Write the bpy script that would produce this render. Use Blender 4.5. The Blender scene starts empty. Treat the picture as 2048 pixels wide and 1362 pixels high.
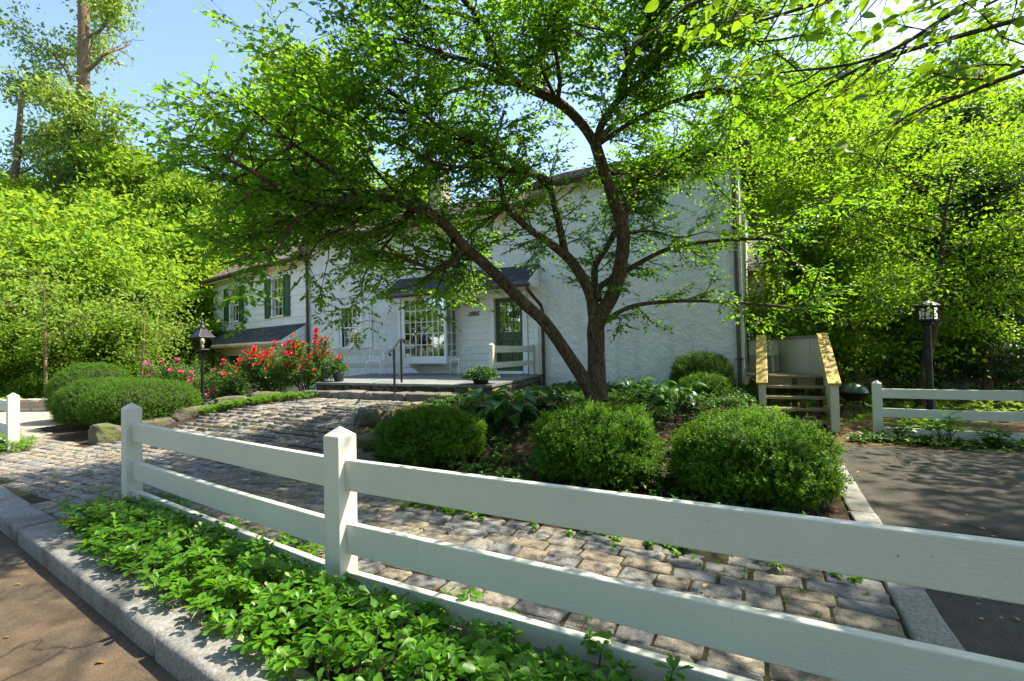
import bpy, bmesh, math, random
import numpy as np
from mathutils import Vector, Matrix, Euler

# ------------------------------------------------------------------ camera, sky, sun, exposure
S = bpy.context.scene
COL = S.collection
S.render.engine = 'CYCLES'
S.cycles.max_bounces = 7; S.cycles.diffuse_bounces = 3; S.cycles.transmission_bounces = 4; S.cycles.glossy_bounces = 3
S.render.resolution_x, S.render.resolution_y = 1024, 681
CAM_POS = Vector((6.2, -11.77, 1.5))
YAW, PITCH, ROLL = math.radians(27.77), math.radians(1.24), 0.022
_f = Vector((0, math.cos(PITCH), math.sin(PITCH))); _e = Vector((1, 0, 0)); _w = _e.cross(_f)
_r = _e*math.cos(ROLL) - _w*math.sin(ROLL); _u = _r.cross(_f)
_m = Matrix.Rotation(YAW, 3, 'Z') @ Matrix((_r, _u, -_f)).transposed()
cam_data = bpy.data.cameras.new('camera'); cam = bpy.data.objects.new('camera', cam_data); COL.objects.link(cam)
cam.matrix_world = Matrix.Translation(CAM_POS) @ _m.to_4x4()
cam_data.sensor_width = 36; cam_data.lens = 17.0; cam_data.clip_end = 600; cam_data.clip_start = 0.05
S.camera = cam

SUN_AZ, SUN_EL = math.radians(49.5), math.radians(56)      # azimuth from +Y towards +X
world = bpy.data.worlds.new('World'); S.world = world; world.use_nodes = True
nt = world.node_tree; bg = nt.nodes['Background']
sky = nt.nodes.new('ShaderNodeTexSky'); sky.sky_type = 'NISHITA'; sky.sun_disc = False
sky.sun_elevation = SUN_EL; sky.sun_rotation = SUN_AZ; sky.air_density = 0.9; sky.dust_density = 1.3; sky.ozone_density = 2.2
nt.links.new(sky.outputs[0], bg.inputs[0]); bg.inputs[1].default_value = 0.15
sd = bpy.data.lights.new('sun', 'SUN'); sd.energy = 5.0; sd.angle = math.radians(0.55); sd.color = (1.0, 0.90, 0.72)
sun = bpy.data.objects.new('sun', sd); COL.objects.link(sun)
sv = Vector((math.sin(SUN_AZ)*math.cos(SUN_EL), math.cos(SUN_AZ)*math.cos(SUN_EL), math.sin(SUN_EL)))
sun.rotation_euler = (-sv).to_track_quat('-Z', 'Y').to_euler(); sun.location = (20, 20, 40)
S.view_settings.view_transform = 'Standard'; S.view_settings.look = 'None'
S.view_settings.exposure = 1.5; S.view_settings.gamma = 1.0; S.view_settings.use_curve_mapping = False

# ------------------------------------------------------------------ helpers
PI = math.pi
rnd = random.Random(11)
def V3(*a): return Vector(a)
def view_xy(right, ahead):      # metres to the right of and ahead of where the photographer stands
    return 6.2 + .885*right - .466*ahead, -11.77 + .466*right + .885*ahead
def sstep(t):
    t = np.clip(t, 0, 1); return t*t*(3 - 2*t)
def ground(x, y):               # height of the terrain
    x = np.asarray(x, float); y = np.asarray(y, float)
    ys = -8.0 + 1.5*sstep((x - .3)/1.5); ye = -4.6 + .5*sstep((x - .3)/1.5)
    g = .55*sstep((y - ys)/(ye - ys))*sstep((x + 6.8)/3.3)*(1 - sstep((x - 5.7)/1.0))
    g = g + np.clip((y - 4)*.03, 0, 1.6)*sstep((-x - 6)/14 + (y - 6)/20)
    back = np.clip((-x - 16)*.05, 0, 1.6)*sstep((y + 9)/6)
    return g + back
def gz(x, y): return float(ground(x, y))

class MB:
    """collects shapes; build() links them as one mesh object"""
    def __init__(s): s.v = []; s.f = []
    def add(s, vs, fs):
        o = len(s.v); s.v += [tuple(p) for p in vs]; s.f += [tuple(i + o for i in f) for f in fs]; return s
    def box(s, x0, x1, y0, y1, z0, z1):
        return s.add([(x0,y0,z0),(x1,y0,z0),(x1,y1,z0),(x0,y1,z0),(x0,y0,z1),(x1,y0,z1),(x1,y1,z1),(x0,y1,z1)],
                     [(0,3,2,1),(4,5,6,7),(0,1,5,4),(1,2,6,5),(2,3,7,6),(3,0,4,7)])
    def hexa(s, lo, hi):        # two quads
        return s.add(list(lo) + list(hi), [(0,3,2,1),(4,5,6,7),(0,1,5,4),(1,2,6,5),(2,3,7,6),(3,0,4,7)])
    def beam(s, a, b, w, h, up=(0,0,1)):   # rectangular bar, w across, h along up
        a, b = Vector(a), Vector(b); d = (b - a).normalized(); u = Vector(up); sde = d.cross(u).normalized(); u = sde.cross(d).normalized()
        q = lambda p: [p - sde*w/2 - u*h/2, p + sde*w/2 - u*h/2, p + sde*w/2 + u*h/2, p - sde*w/2 + u*h/2]
        return s.hexa(q(a), q(b))
    def prism(s, poly, z0, z1):
        n = len(poly); z0s = z0 if hasattr(z0, '__len__') else [z0]*n; z1s = z1 if hasattr(z1, '__len__') else [z1]*n
        vs = [(p[0], p[1], z0s[i]) for i, p in enumerate(poly)] + [(p[0], p[1], z1s[i]) for i, p in enumerate(poly)]
        return s.add(vs, [tuple(range(n-1, -1, -1)), tuple(range(n, 2*n))] + [(i, (i+1) % n, n + (i+1) % n, n + i) for i in range(n)])
    def profile_x(s, prof, x0, x1):        # (y,z) profile swept along x
        n = len(prof); vs = [(x0, p[0], p[1]) for p in prof] + [(x1, p[0], p[1]) for p in prof]
        return s.add(vs, [tuple(range(n)), tuple(range(2*n-1, n-1, -1))] + [(i, n+i, n + (i+1) % n, (i+1) % n) for i in range(n)])
    def profile_y(s, prof, y0, y1):        # (x,z) profile swept along y
        n = len(prof); vs = [(p[0], y0, p[1]) for p in prof] + [(p[0], y1, p[1]) for p in prof]
        return s.add(vs, [tuple(range(n)), tuple(range(2*n-1, n-1, -1))] + [(i, n+i, n + (i+1) % n, (i+1) % n) for i in range(n)])
    def tube(s, pts, rad, n=8, cap=True):
        pts = [Vector(p) for p in pts]; m = len(pts); rad = rad if hasattr(rad, '__len__') else [rad]*m
        ref = Vector((0.13, 0.31, 0.94)); vs = []; side = None
        for i, p in enumerate(pts):
            d = (pts[min(i+1, m-1)] - pts[max(i-1, 0)])
            d = d.normalized() if d.length > 1e-9 else Vector((0,0,1))
            if side is None:
                side = d.cross(ref if abs(d.dot(ref)) < .95 else Vector((1,0,0))).normalized()
            else:
                side = (side - d*side.dot(d)); side = side.normalized() if side.length > 1e-6 else d.orthogonal().normalized()
            u = d.cross(side)
            for k in range(n):
                a = 2*PI*k/n; vs.append(p + (side*math.cos(a) + u*math.sin(a))*rad[i])
        fs = [(i*n + k, i*n + (k+1) % n, (i+1)*n + (k+1) % n, (i+1)*n + k) for i in range(m-1) for k in range(n)]
        if cap: fs += [tuple(range(n-1, -1, -1)), tuple(range((m-1)*n, m*n))]
        return s.add(vs, fs)
    def lathe(s, prof, n=16, c=(0,0,0), rot=0.0):   # prof [(r,z)]
        m = len(prof); vs = []
        for r, z in prof:
            for k in range(n):
                a = 2*PI*k/n + rot; vs.append((c[0] + r*math.cos(a), c[1] + r*math.sin(a), c[2] + z))
        fs = [(i*n + k, i*n + (k+1) % n, (i+1)*n + (k+1) % n, (i+1)*n + k) for i in range(m-1) for k in range(n)]
        fs += [tuple(range(n-1, -1, -1)), tuple(range((m-1)*n, m*n))]
        return s.add(vs, fs)
    def build(s, name, mat, parent=None, smooth=False, bevel=0, loc=None, rotz=0, angle=None):
        me = bpy.data.meshes.new(name); me.from_pydata(s.v, [], s.f); me.update()
        return link(name, me, mat, parent, smooth, bevel, loc, rotz, angle)

def link(name, me, mat, parent=None, smooth=False, bevel=0, loc=None, rotz=0, angle=None):
    o = bpy.data.objects.new(name, me); COL.objects.link(o)
    if mat is not None and not me.materials:
        for m in (mat if isinstance(mat, (list, tuple)) else [mat]): me.materials.append(m)
    if parent is not None: o.parent = parent
    if loc is not None: o.location = loc
    o.rotation_euler.z = rotz
    if smooth:
        me.polygons.foreach_set('use_smooth', np.ones(len(me.polygons), bool))
        if angle: me.set_sharp_from_angle(angle=math.radians(angle))
    if bevel:
        b = o.modifiers.new('bevel', 'BEVEL'); b.width = bevel; b.segments = 2; b.limit_method = 'ANGLE'; b.angle_limit = math.radians(40)
    return o
def empty(name, loc=(0,0,0), rotz=0):
    o = bpy.data.objects.new(name, None); COL.objects.link(o); o.location = loc; o.rotation_euler.z = rotz; o.empty_display_size = .2
    return o
def tag(o, label=None, cat=None, group=None, kind=None):
    if label: o['label'] = label
    if cat: o['category'] = cat
    if group: o['group'] = group
    if kind: o['kind'] = kind
    return o
def dup(o, parent=None):
    c = o.copy(); COL.objects.link(c); c.parent = parent
    for ch in list(o.children): dup(ch, c)
    return c
def np_mesh(name, V, Fc, mat, parent=None, smooth=False, **kw):
    V = np.ascontiguousarray(V, np.float32); Fc = np.ascontiguousarray(Fc, np.int32); n, k = Fc.shape
    me = bpy.data.meshes.new(name); me.vertices.add(len(V)); me.vertices.foreach_set('co', V.ravel())
    me.loops.add(n*k); me.loops.foreach_set('vertex_index', Fc.ravel())
    me.polygons.add(n); me.polygons.foreach_set('loop_start', np.arange(0, n*k, k, dtype=np.int32))
    me.update(calc_edges=True)
    return link(name, me, mat, parent, smooth, **kw)

def unit(a): return a/np.maximum(np.linalg.norm(a, axis=-1, keepdims=True), 1e-9)
LEAFT = {
 'kite': ([(0,0,0),(.42,-.5,.16),(1,0,0),(.42,.5,.16)], [(0,1,2),(0,2,3)]),
 'ovate': ([(0,0,0),(.3,-.46,.18),(.66,-.38,.13),(1,0,0),(.66,.38,.13),(.3,.46,.18)], [(0,1,2,3),(0,3,4,5)]),
 'lance': ([(0,0,0),(.3,-.5,.1),(.65,-.4,.1),(1,0,0),(.65,.4,.1),(.3,.5,.1)], [(0,1,2,3),(0,3,4,5)]),
 'pach': ([(0,0,0),(.40,0,0),(.70,0,0),(1,0,.02),(.36,-.20,.09),(.62,-.42,.14),(.80,-.50,.12),(.84,-.30,.06),(.95,-.26,.06),(.36,.20,.09),(.62,.42,.14),(.80,.50,.12),(.84,.30,.06),(.95,.26,.06)],
          [(0,4,1,1),(1,4,5,2),(2,5,6,7),(2,7,8,3),(0,1,9,9),(1,2,10,9),(2,12,11,10),(2,3,13,12)]),
}
def leaf_arrays(P, D, N, L, Wd, shape='ovate', droop=.12):
    """one small folded leaf blade at each P, growing along D, facing N"""
    n = len(P); D = unit(D); Sd = unit(np.cross(D, N)); N = np.cross(Sd, D)
    L = np.broadcast_to(L, n)[:, None]; Wd = np.broadcast_to(Wd, n)[:, None]; T, F0 = LEAFT[shape]
    V = np.stack([P + D*L*a + Sd*Wd*b + N*(Wd*c - L*droop*a*a) for a, b, c in T], 1).reshape(-1, 3)
    if shape == 'pach':     # triangles where the template repeats a corner
        F0 = [q for f in F0 for q in ([f[:3]] if f[2] == f[3] else [f[:3], (f[0], f[2], f[3])])]
    Fc = (np.array(F0)[None] + (np.arange(n)*len(T))[:, None, None]).reshape(-1, len(F0[0]))
    return V, Fc
# ------------------------------------------------------------------ materials
def newmat(name):
    m = bpy.data.materials.new(name); m.use_nodes = True; t = m.node_tree; t.nodes.clear()
    out = t.nodes.new('ShaderNodeOutputMaterial'); b = t.nodes.new('ShaderNodeBsdfPrincipled'); t.links.new(b.outputs[0], out.inputs[0])
    return m, t, b, out
def noise(t, vec, scale, detail=4, rough=.55, dist=0):
    n = t.nodes.new('ShaderNodeTexNoise'); n.inputs['Scale'].default_value = scale; n.inputs['Detail'].default_value = detail
    n.inputs['Roughness'].default_value = rough; n.inputs['Distortion'].default_value = dist; t.links.new(vec, n.inputs['Vector']); return n.outputs['Fac']
def ramp(t, fac, stops):
    r = t.nodes.new('ShaderNodeValToRGB'); el = r.color_ramp.elements
    while len(el) < len(stops): el.new(.5)
    for e, (p, c) in zip(el, stops): e.position = p; e.color = (*c, 1)
    t.links.new(fac, r.inputs[0]); return r.outputs[0]
def mixc(t, fac, a, b, mode='MIX'):
    n = t.nodes.new('ShaderNodeMix'); n.data_type = 'RGBA'; n.blend_type = mode
    for s, v in ((0, fac), (6, a), (7, b)):
        if hasattr(v, 'is_linked'): t.links.new(v, n.inputs[s])
        else: n.inputs[s].default_value = v if s == 0 else (*v, 1)
    return n.outputs[2]
def mathn(t, op, a, b=None):
    n = t.nodes.new('ShaderNodeMath'); n.operation = op
    for i, v in enumerate((a, b)):
        if v is None: continue
        if hasattr(v, 'is_linked'): t.links.new(v, n.inputs[i])
        else: n.inputs[i].default_value = v
    return n.outputs[0]
def coords(t, stretch=(1,1,1), space='Object', shift=True):
    tc = t.nodes.new('ShaderNodeTexCoord'); mp = t.nodes.new('ShaderNodeMapping'); mp.inputs['Scale'].default_value = stretch
    t.links.new(tc.outputs[space], mp.inputs['Vector'])
    if shift:
        oi = t.nodes.new('ShaderNodeObjectInfo'); k = t.nodes.new('ShaderNodeVectorMath'); k.operation = 'SCALE'
        k.inputs[0].default_value = (37, 61, 23); t.links.new(oi.outputs['Random'], k.inputs['Scale']); t.links.new(k.outputs[0], mp.inputs['Location'])
    return mp.outputs[0]
def bump(t, b, h, strength, dist=.02):
    n = t.nodes.new('ShaderNodeBump'); n.inputs['Strength'].default_value = strength; n.inputs['Distance'].default_value = dist
    t.links.new(h, n.inputs['Height']); t.links.new(n.outputs[0], b.inputs['Normal']); return n
def piece_random(t):            # one number per separate piece, whether it is its own object or an island of a joined mesh
    oi = t.nodes.new('ShaderNodeObjectInfo'); g = t.nodes.new('ShaderNodeNewGeometry')
    return mathn(t, 'FRACT', mathn(t, 'ADD', oi.outputs['Random'], g.outputs['Random Per Island']))
def M(name, c1, c2=None, scale=6, rough=.7, bmp=.3, bscale=None, stretch=(1,1,1), spec=.4, pieces=0, metal=0, dirt=None, dirt_scale=2, dirt_amt=(.5,.75), bdist=.01):
    m, t, b, out = newmat(name); c2 = c2 or tuple(c*.75 for c in c1); v = coords(t, stretch)
    col = ramp(t, noise(t, v, scale, 6), [(.3, c1), (.7, c2)])
    if pieces:
        pr = piece_random(t); col = mixc(t, 1.0, col, ramp(t, pr, [(0, (1-pieces,)*3), (1, (1+pieces*.6,)*3)]), 'MULTIPLY')
    if dirt:
        dn = ramp(t, noise(t, v, dirt_scale, 8, .65), [(dirt_amt[0], (0,0,0)), (dirt_amt[1], (1,1,1))]); col = mixc(t, dn, col, dirt)
    t.links.new(col, b.inputs['Base Color']); b.inputs['Roughness'].default_value = rough; b.inputs['Specular IOR Level'].default_value = spec; b.inputs['Metallic'].default_value = metal
    if bmp: bump(t, b, noise(t, v, bscale or scale*6, 6, .65), bmp, bdist)
    return m
def leafmat(name, c_dark, c_light, trans, tfac=.45, rough=.45, spec=.35, extra=None):
    m, t, b, out = newmat(name)
    pr = piece_random(t); v = coords(t, space='Object'); big = noise(t, v, .9, 3)
    f = mathn(t, 'ADD', mathn(t, 'MULTIPLY', pr, .65), mathn(t, 'MULTIPLY', big, .45))
    stops = [(.12, c_dark), (.85, c_light)] + ([(.97, extra)] if extra else [])
    col = ramp(t, f, stops); t.links.new(col, b.inputs['Base Color']); b.inputs['Roughness'].default_value = rough; b.inputs['Specular IOR Level'].default_value = spec
    tr = t.nodes.new('ShaderNodeBsdfTranslucent'); tcol = mixc(t, f, tuple(c*.7 for c in trans), trans); t.links.new(tcol, tr.inputs[0])
    mx = t.nodes.new('ShaderNodeMixShader'); mx.inputs[0].default_value = tfac
    t.links.new(b.outputs[0], mx.inputs[1]); t.links.new(tr.outputs[0], mx.inputs[2]); t.links.new(mx.outputs[0], out.inputs[0])
    return m
def glassmat(name, tint=(.9,.95,.95), refl=1.0, bias=.22):
    m, t, b, out = newmat(name); t.nodes.remove(b)
    tr = t.nodes.new('ShaderNodeBsdfTransparent'); tr.inputs[0].default_value = (*tint, 1)
    gl = t.nodes.new('ShaderNodeBsdfGlossy'); gl.inputs['Roughness'].default_value = .015; gl.inputs[0].default_value = (refl, refl, refl, 1)
    fr = t.nodes.new('ShaderNodeFresnel'); fr.inputs[0].default_value = 1.6
    v = coords(t); bp = t.nodes.new('ShaderNodeBump'); bp.inputs['Strength'].default_value = .04; bp.inputs['Distance'].default_value = .05
    t.links.new(noise(t, v, 3, 2), bp.inputs['Height']); t.links.new(bp.outputs[0], gl.inputs['Normal'])
    mx = t.nodes.new('ShaderNodeMixShader'); t.links.new(mathn(t, 'ADD', mathn(t, 'MULTIPLY', fr.outputs[0], 1.0), bias), mx.inputs[0])
    t.links.new(tr.outputs[0], mx.inputs[1]); t.links.new(gl.outputs[0], mx.inputs[2]); t.links.new(mx.outputs[0], out.inputs[0])
    return m
def paintmat(name, c, dirtc, streak=True, rough=.45, amt=(.55,.8)):
    m, t, b, out = newmat(name); v = coords(t); vs = coords(t, (9, 9, .6))
    col = ramp(t, noise(t, v, 2.5, 5), [(.3, c), (.75, tuple(x*.93 for x in c))])
    dn = ramp(t, noise(t, vs if streak else v, 3, 6, .7), [(amt[0], (0,0,0)), (amt[1], (.55,)*3)]); col = mixc(t, dn, col, dirtc)
    sp = ramp(t, noise(t, v, 70, 2), [(.72, (0,0,0)), (.76, (.8,)*3)]); col = mixc(t, sp, col, tuple(x*.45 for x in dirtc))
    t.links.new(col, b.inputs['Base Color']); b.inputs['Roughness'].default_value = rough
    bump(t, b, noise(t, coords(t, (2, 2, 26)), 8, 6), .3, .006); return m
def stuccomat():
    m, t, b, out = newmat('white stucco'); v = coords(t)
    col = ramp(t, noise(t, v, .7, 6, .6), [(.3, (.85,.84,.79)), (.6, (.81,.81,.76)), (.8, (.70,.71,.66))])
    vs = coords(t, (3, 3, .35)); st = ramp(t, noise(t, vs, 1.2, 6, .7), [(.5, (0,0,0)), (.74, (.5,)*3)]); col = mixc(t, st, col, (.52,.55,.50))
    t.links.new(col, b.inputs['Base Color']); b.inputs['Roughness'].default_value = .85; b.inputs['Specular IOR Level'].default_value = .2
    vo = t.nodes.new('ShaderNodeTexVoronoi'); vo.feature = 'SMOOTH_F1'; vo.inputs['Scale'].default_value = 2.6; t.links.new(v, vo.inputs['Vector'])
    h = mathn(t, 'ADD', mathn(t, 'MULTIPLY', noise(t, v, 5, 7, .62, .6), 1.3), mathn(t, 'ADD', mathn(t, 'MULTIPLY', vo.outputs[0], .6), mathn(t, 'MULTIPLY', noise(t, v, 28, 5, .6, .4), .35)))
    bump(t, b, h, 1.0, .075); return m
def cobblemat():
    m, t, b, out = newmat('granite cobble'); v = coords(t); pr = piece_random(t)
    sp = noise(t, v, 60, 4, .7); base = ramp(t, sp, [(.34, (.075,.075,.075)), (.5, (.26,.255,.24)), (.66, (.46,.445,.41))])
    tint = ramp(t, pr, [(0, (.62,.66,.72)), (.35, (.9,.9,.92)), (.6, (1.05,.95,.80)), (.8, (.85,.72,.56)), (1, (1.2,1.08,.9))]); col = mixc(t, 1.0, base, tint, 'MULTIPLY')
    vw = coords(t, space='Object'); g_ = t.nodes.new('ShaderNodeNewGeometry')
    dn = ramp(t, noise(t, g_.outputs['Position'], 9, 8, .75), [(.47, (0,0,0)), (.62, (.8,)*3)]); col = mixc(t, dn, col, (.065,.058,.046))
    ms = ramp(t, noise(t, g_.outputs['Position'], 2.2, 6, .7), [(.56, (0,0,0)), (.72, (.6,)*3)]); col = mixc(t, ms, col, (.075,.08,.028))
    t.links.new(col, b.inputs['Base Color']); b.inputs['Roughness'].default_value = .8; b.inputs['Specular IOR Level'].default_value = .25
    bump(t, b, mathn(t, 'ADD', noise(t, g_.outputs['Position'], 24, 7, .72), mathn(t, 'MULTIPLY', noise(t, g_.outputs['Position'], 110, 3), .35)), 1.0, .022); return m
def groundmat(name, stops, scale, bs, bstr=.8, rough=.95, big=None, cracks=0):
    m, t, b, out = newmat(name); v = coords(t, shift=False)
    col = ramp(t, noise(t, v, scale, 8, .7), stops)
    if big: col = mixc(t, ramp(t, noise(t, v, big[1], 5), [(.42, (0,0,0)), (.6, (1,1,1))]), col, ramp(t, noise(t, v, scale*1.7, 6, .7), big[0]))
    if cracks:
        vo = t.nodes.new('ShaderNodeTexVoronoi'); vo.feature = 'DISTANCE_TO_EDGE'; vo.inputs['Scale'].default_value = cracks; wv = t.nodes.new('ShaderNodeVectorMath'); wv.operation = 'ADD'
        nz = t.nodes.new('ShaderNodeTexNoise'); nz.inputs['Scale'].default_value = 1.6; nz.inputs['Detail'].default_value = 6; t.links.new(v, nz.inputs['Vector']); t.links.new(v, wv.inputs[0]); t.links.new(nz.outputs['Color'], wv.inputs[1]); t.links.new(wv.outputs[0], vo.inputs['Vector'])
        ck = mathn(t, 'MULTIPLY', ramp(t, vo.outputs['Distance'], [(.0, (1,1,1)), (.012, (0,0,0))]), ramp(t, noise(t, v, .5, 3), [(.5, (0,0,0)), (.62, (1,1,1))])); col = mixc(t, ck, col, (.02,.018,.015))
        pt = ramp(t, noise(t, v, 2.6, 8, .75), [(.40, (.72,)*3), (.62, (1.22,)*3)]); col = mixc(t, 1.0, col, pt, 'MULTIPLY')
    t.links.new(col, b.inputs['Base Color']); b.inputs['Roughness'].default_value = rough; b.inputs['Specular IOR Level'].default_value = .2
    bump(t, b, noise(t, v, bs, 6, .7), bstr, .03); return m
def barkmat(name, c1, c2, moss=None):
    m, t, b, out = newmat(name); v = coords(t, (1, 1, .35)); n1 = noise(t, v, 26, 6, .7, .8)
    col = ramp(t, n1, [(.36, tuple(c*.35 for c in c1)), (.5, c1), (.66, c2)])
    if moss: col = mixc(t, ramp(t, noise(t, coords(t), 3.2, 5), [(.52, (0,0,0)), (.7, (.7,)*3)]), col, moss)
    t.links.new(col, b.inputs['Base Color']); b.inputs['Roughness'].default_value = .9; b.inputs['Specular IOR Level'].default_value = .2
    bump(t, b, n1, 1.0, .03); return m

STUCCO = stuccomat()
FENCE = paintmat('fence paint', (.58,.59,.51), (.40,.42,.33), amt=(.58,.92))
TRIM = paintmat('white trim', (.82,.82,.78), (.55,.56,.50))
SIDING = paintmat('white siding', (.80,.80,.76), (.58,.60,.54), streak=False)
SHUT_W = paintmat('pale shutter', (.74,.76,.70), (.5,.54,.48))
SHUT_G = paintmat('green shutter paint', (.020,.085,.045), (.05,.09,.06))
DOOR_G = paintmat('door green paint', (.028,.072,.016), (.04,.07,.03))
CREAM = paintmat('cream paint', (.50,.49,.38), (.30,.30,.20))
OCHRE = paintmat('ochre cap paint', (.38,.27,.055), (.22,.17,.06))
WARMBOUNCE = M('warm bounce wall', (.72,.60,.38), (.64,.53,.33), 2, .8, .3)  # yellow of the warm reflected light under the eaves is put into this colour
TREAD = M('weathered timber', (.30,.25,.15), (.20,.165,.10), 5, .8, .4, 40, stretch=(.6, 8, 8))
DARKWOOD = M('brown timber', (.12,.065,.03), (.07,.04,.02), 5, .8, .4, 40, stretch=(.6, 8, 8))
SLATE = M('slate shingle', (.060,.070,.080), (.035,.042,.050), 8, .6, .5, 30, pieces=.4)
ROOFB = M('brown roof shingle', (.22,.17,.14), (.15,.12,.10), 8, .85, .6, 40, pieces=.3)
GUTTER = M('brown gutter', (.075,.048,.034), (.05,.034,.026), 4, .45, .1, spec=.5)
BLACKM = M('black metal', (.010,.010,.011), (.018,.018,.018), 9, .5, .12, 60, spec=.3)
WIRE = M('white wire', (.80,.80,.76), (.66,.66,.60), 12, .4, .1)
GLASS = glassmat('window glass')
LGLASS = glassmat('lantern glass', (.96,.96,.92), .8, .0)
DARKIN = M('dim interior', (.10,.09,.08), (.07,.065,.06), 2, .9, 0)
INWHITE = M('interior plaster', (.42,.40,.36), None, 2, .9, 0)
GRANITE = M('granite kerb', (.27,.265,.25), (.12,.12,.115), 45, .8, .9, 60, dirt=(.085,.078,.06), dirt_scale=2.2, dirt_amt=(.46,.68))
COBBLE = cobblemat()
FIELD = M('field stone', (.17,.125,.08), (.09,.07,.05), 6, .85, .8, 18, pieces=.55, dirt=(.06,.06,.04), dirt_scale=5)
FIELDL = M('pale wall stone', (.42,.36,.28), (.30,.25,.19), 6, .85, .7, 18, pieces=.45)
MORTAR = M('mortar', (.30,.27,.21), (.22,.20,.16), 20, .9, .6, 60)
BLUEST = M('bluestone', (.20,.215,.21), (.13,.145,.145), 3, .7, .35, 20, pieces=.3, dirt=(.09,.10,.07), dirt_scale=1.6)
MOSSROCK = M('mossy rock', (.14,.125,.095), (.06,.055,.045), 5, .9, 1.0, 14, dirt=(.085,.105,.022), dirt_scale=2.4, dirt_amt=(.50,.62), bdist=.04)
STEPST = M('rough step stone', (.20,.185,.155), (.10,.095,.08), 5, .9, 1.0, 12, pieces=.3, dirt=(.07,.075,.035), dirt_scale=2.2, bdist=.04)
SOIL = groundmat('mossy joint soil', [(.3, (.022,.018,.012)), (.5, (.045,.040,.020)), (.7, (.055,.070,.018))], 7, 40)
MULCH = groundmat('mulch', [(.3, (.018,.012,.008)), (.52, (.05,.033,.022)), (.72, (.10,.062,.038))], 34, 60, 1.0)
FLOOR = groundmat('woodland floor', [(.3, (.045,.075,.012)), (.5, (.085,.13,.02)), (.7, (.13,.12,.045))], 5, 30, 1.0, big=([(.35, (.10,.06,.03)), (.65, (.19,.12,.06))], .35))
ASPHALT = groundmat('asphalt', [(.3, (.040,.038,.035)), (.5, (.07,.066,.058)), (.72, (.115,.105,.09))], 90, 160, .7, .85, big=([(.35, (.055,.050,.042)), (.65, (.095,.085,.066))], .8), cracks=.55)
STREET = groundmat('street', [(.3, (.070,.060,.048)), (.5, (.11,.09,.068)), (.72, (.17,.135,.10))], 70, 140, .8, .9, big=([(.35, (.13,.092,.056)), (.65, (.20,.135,.08))], .9), cracks=.5)
DRIVE = groundmat('pale drive', [(.3, (.28,.235,.17)), (.5, (.36,.31,.23)), (.72, (.44,.38,.29))], 40, 90, .5, .9)
BARK = barkmat('grey brown bark', (.085,.060,.040), (.19,.145,.10), (.07,.075,.035))
BARK2 = barkmat('brown trunk bark', (.17,.115,.065), (.32,.24,.15))
BARK3 = barkmat('pale snag wood', (.36,.29,.20), (.52,.44,.33))
STEM = M('green stem', (.10,.14,.03), (.07,.08,.03), 10, .7, 0)
LEAF = leafmat('serviceberry leaf', (.030,.108,.006), (.095,.25,.010), (.28,.58,.012), .53)
LEAF_OVER = leafmat('overhanging leaf', (.035,.12,.006), (.085,.23,.010), (.30,.52,.015), .52)
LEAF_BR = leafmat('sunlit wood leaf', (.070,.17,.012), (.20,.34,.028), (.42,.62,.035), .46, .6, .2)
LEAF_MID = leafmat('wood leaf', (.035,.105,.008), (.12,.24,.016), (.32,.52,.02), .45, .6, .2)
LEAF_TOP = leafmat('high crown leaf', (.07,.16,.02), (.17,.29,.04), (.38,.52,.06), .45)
LEAF_MAPLE = leafmat('maple leaf', (.035,.125,.006), (.095,.24,.012), (.32,.56,.015), .54, .6, .2)
LEAF_DARK = leafmat('dark evergreen leaf', (.014,.045,.010), (.036,.095,.016), (.07,.15,.015), .25)
LEAF_BOX = leafmat('boxwood leaf', (.020,.075,.005), (.075,.200,.010), (.22,.42,.012), .32, .55, .22, extra=(.17,.33,.025))
LEAF_YEW = leafmat('yew needle', (.018,.062,.005), (.070,.165,.010), (.18,.34,.012), .28, .55, .2)
LEAF_PACH = leafmat('pachysandra leaf', (.026,.100,.006), (.090,.25,.010), (.28,.52,.012), .38, .4, .35, extra=(.22,.36,.03))
LEAF_GC = leafmat('ground cover leaf', (.016,.065,.010), (.045,.15,.014), (.12,.28,.015), .3)
LEAF_HOSTA = leafmat('hosta leaf', (.018,.080,.012), (.040,.135,.018), (.13,.30,.02), .35, .4, .4)
LEAF_ROSE = leafmat('rose leaf', (.025,.075,.012), (.07,.16,.02), (.18,.34,.02), .35)
LEAF_IVY = leafmat('ivy leaf', (.035,.105,.010), (.10,.22,.018), (.20,.38,.02), .3)
LEAF_LITTER = leafmat('fallen leaf', (.16,.075,.02), (.36,.22,.06), (.3,.18,.05), .15)
def petal(n, a, b): return leafmat(n, a, b, tuple(min(1, c*1.3) for c in b), .3, .5, .2)
RED = petal('red petal', (.55,.012,.018), (.80,.035,.03)); PINK = petal('pink petal', (.62,.03,.16), (.80,.12,.32)); VIOLET = petal('violet petal', (.14,.05,.42), (.40,.30,.72)); MAGENTA = petal('magenta petal', (.35,.02,.25), (.55,.06,.42))
POTM = M('dark glazed pot', (.022,.018,.020), (.035,.03,.03), 5, .3, .05, spec=.6)
GRILLG = M('green enamel', (.035,.075,.05), (.03,.065,.045), 5, .25, 0, spec=.6)
CONDUIT = M('grey meter box', (.34,.37,.35), (.28,.30,.29), 5, .6, .1)
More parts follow.
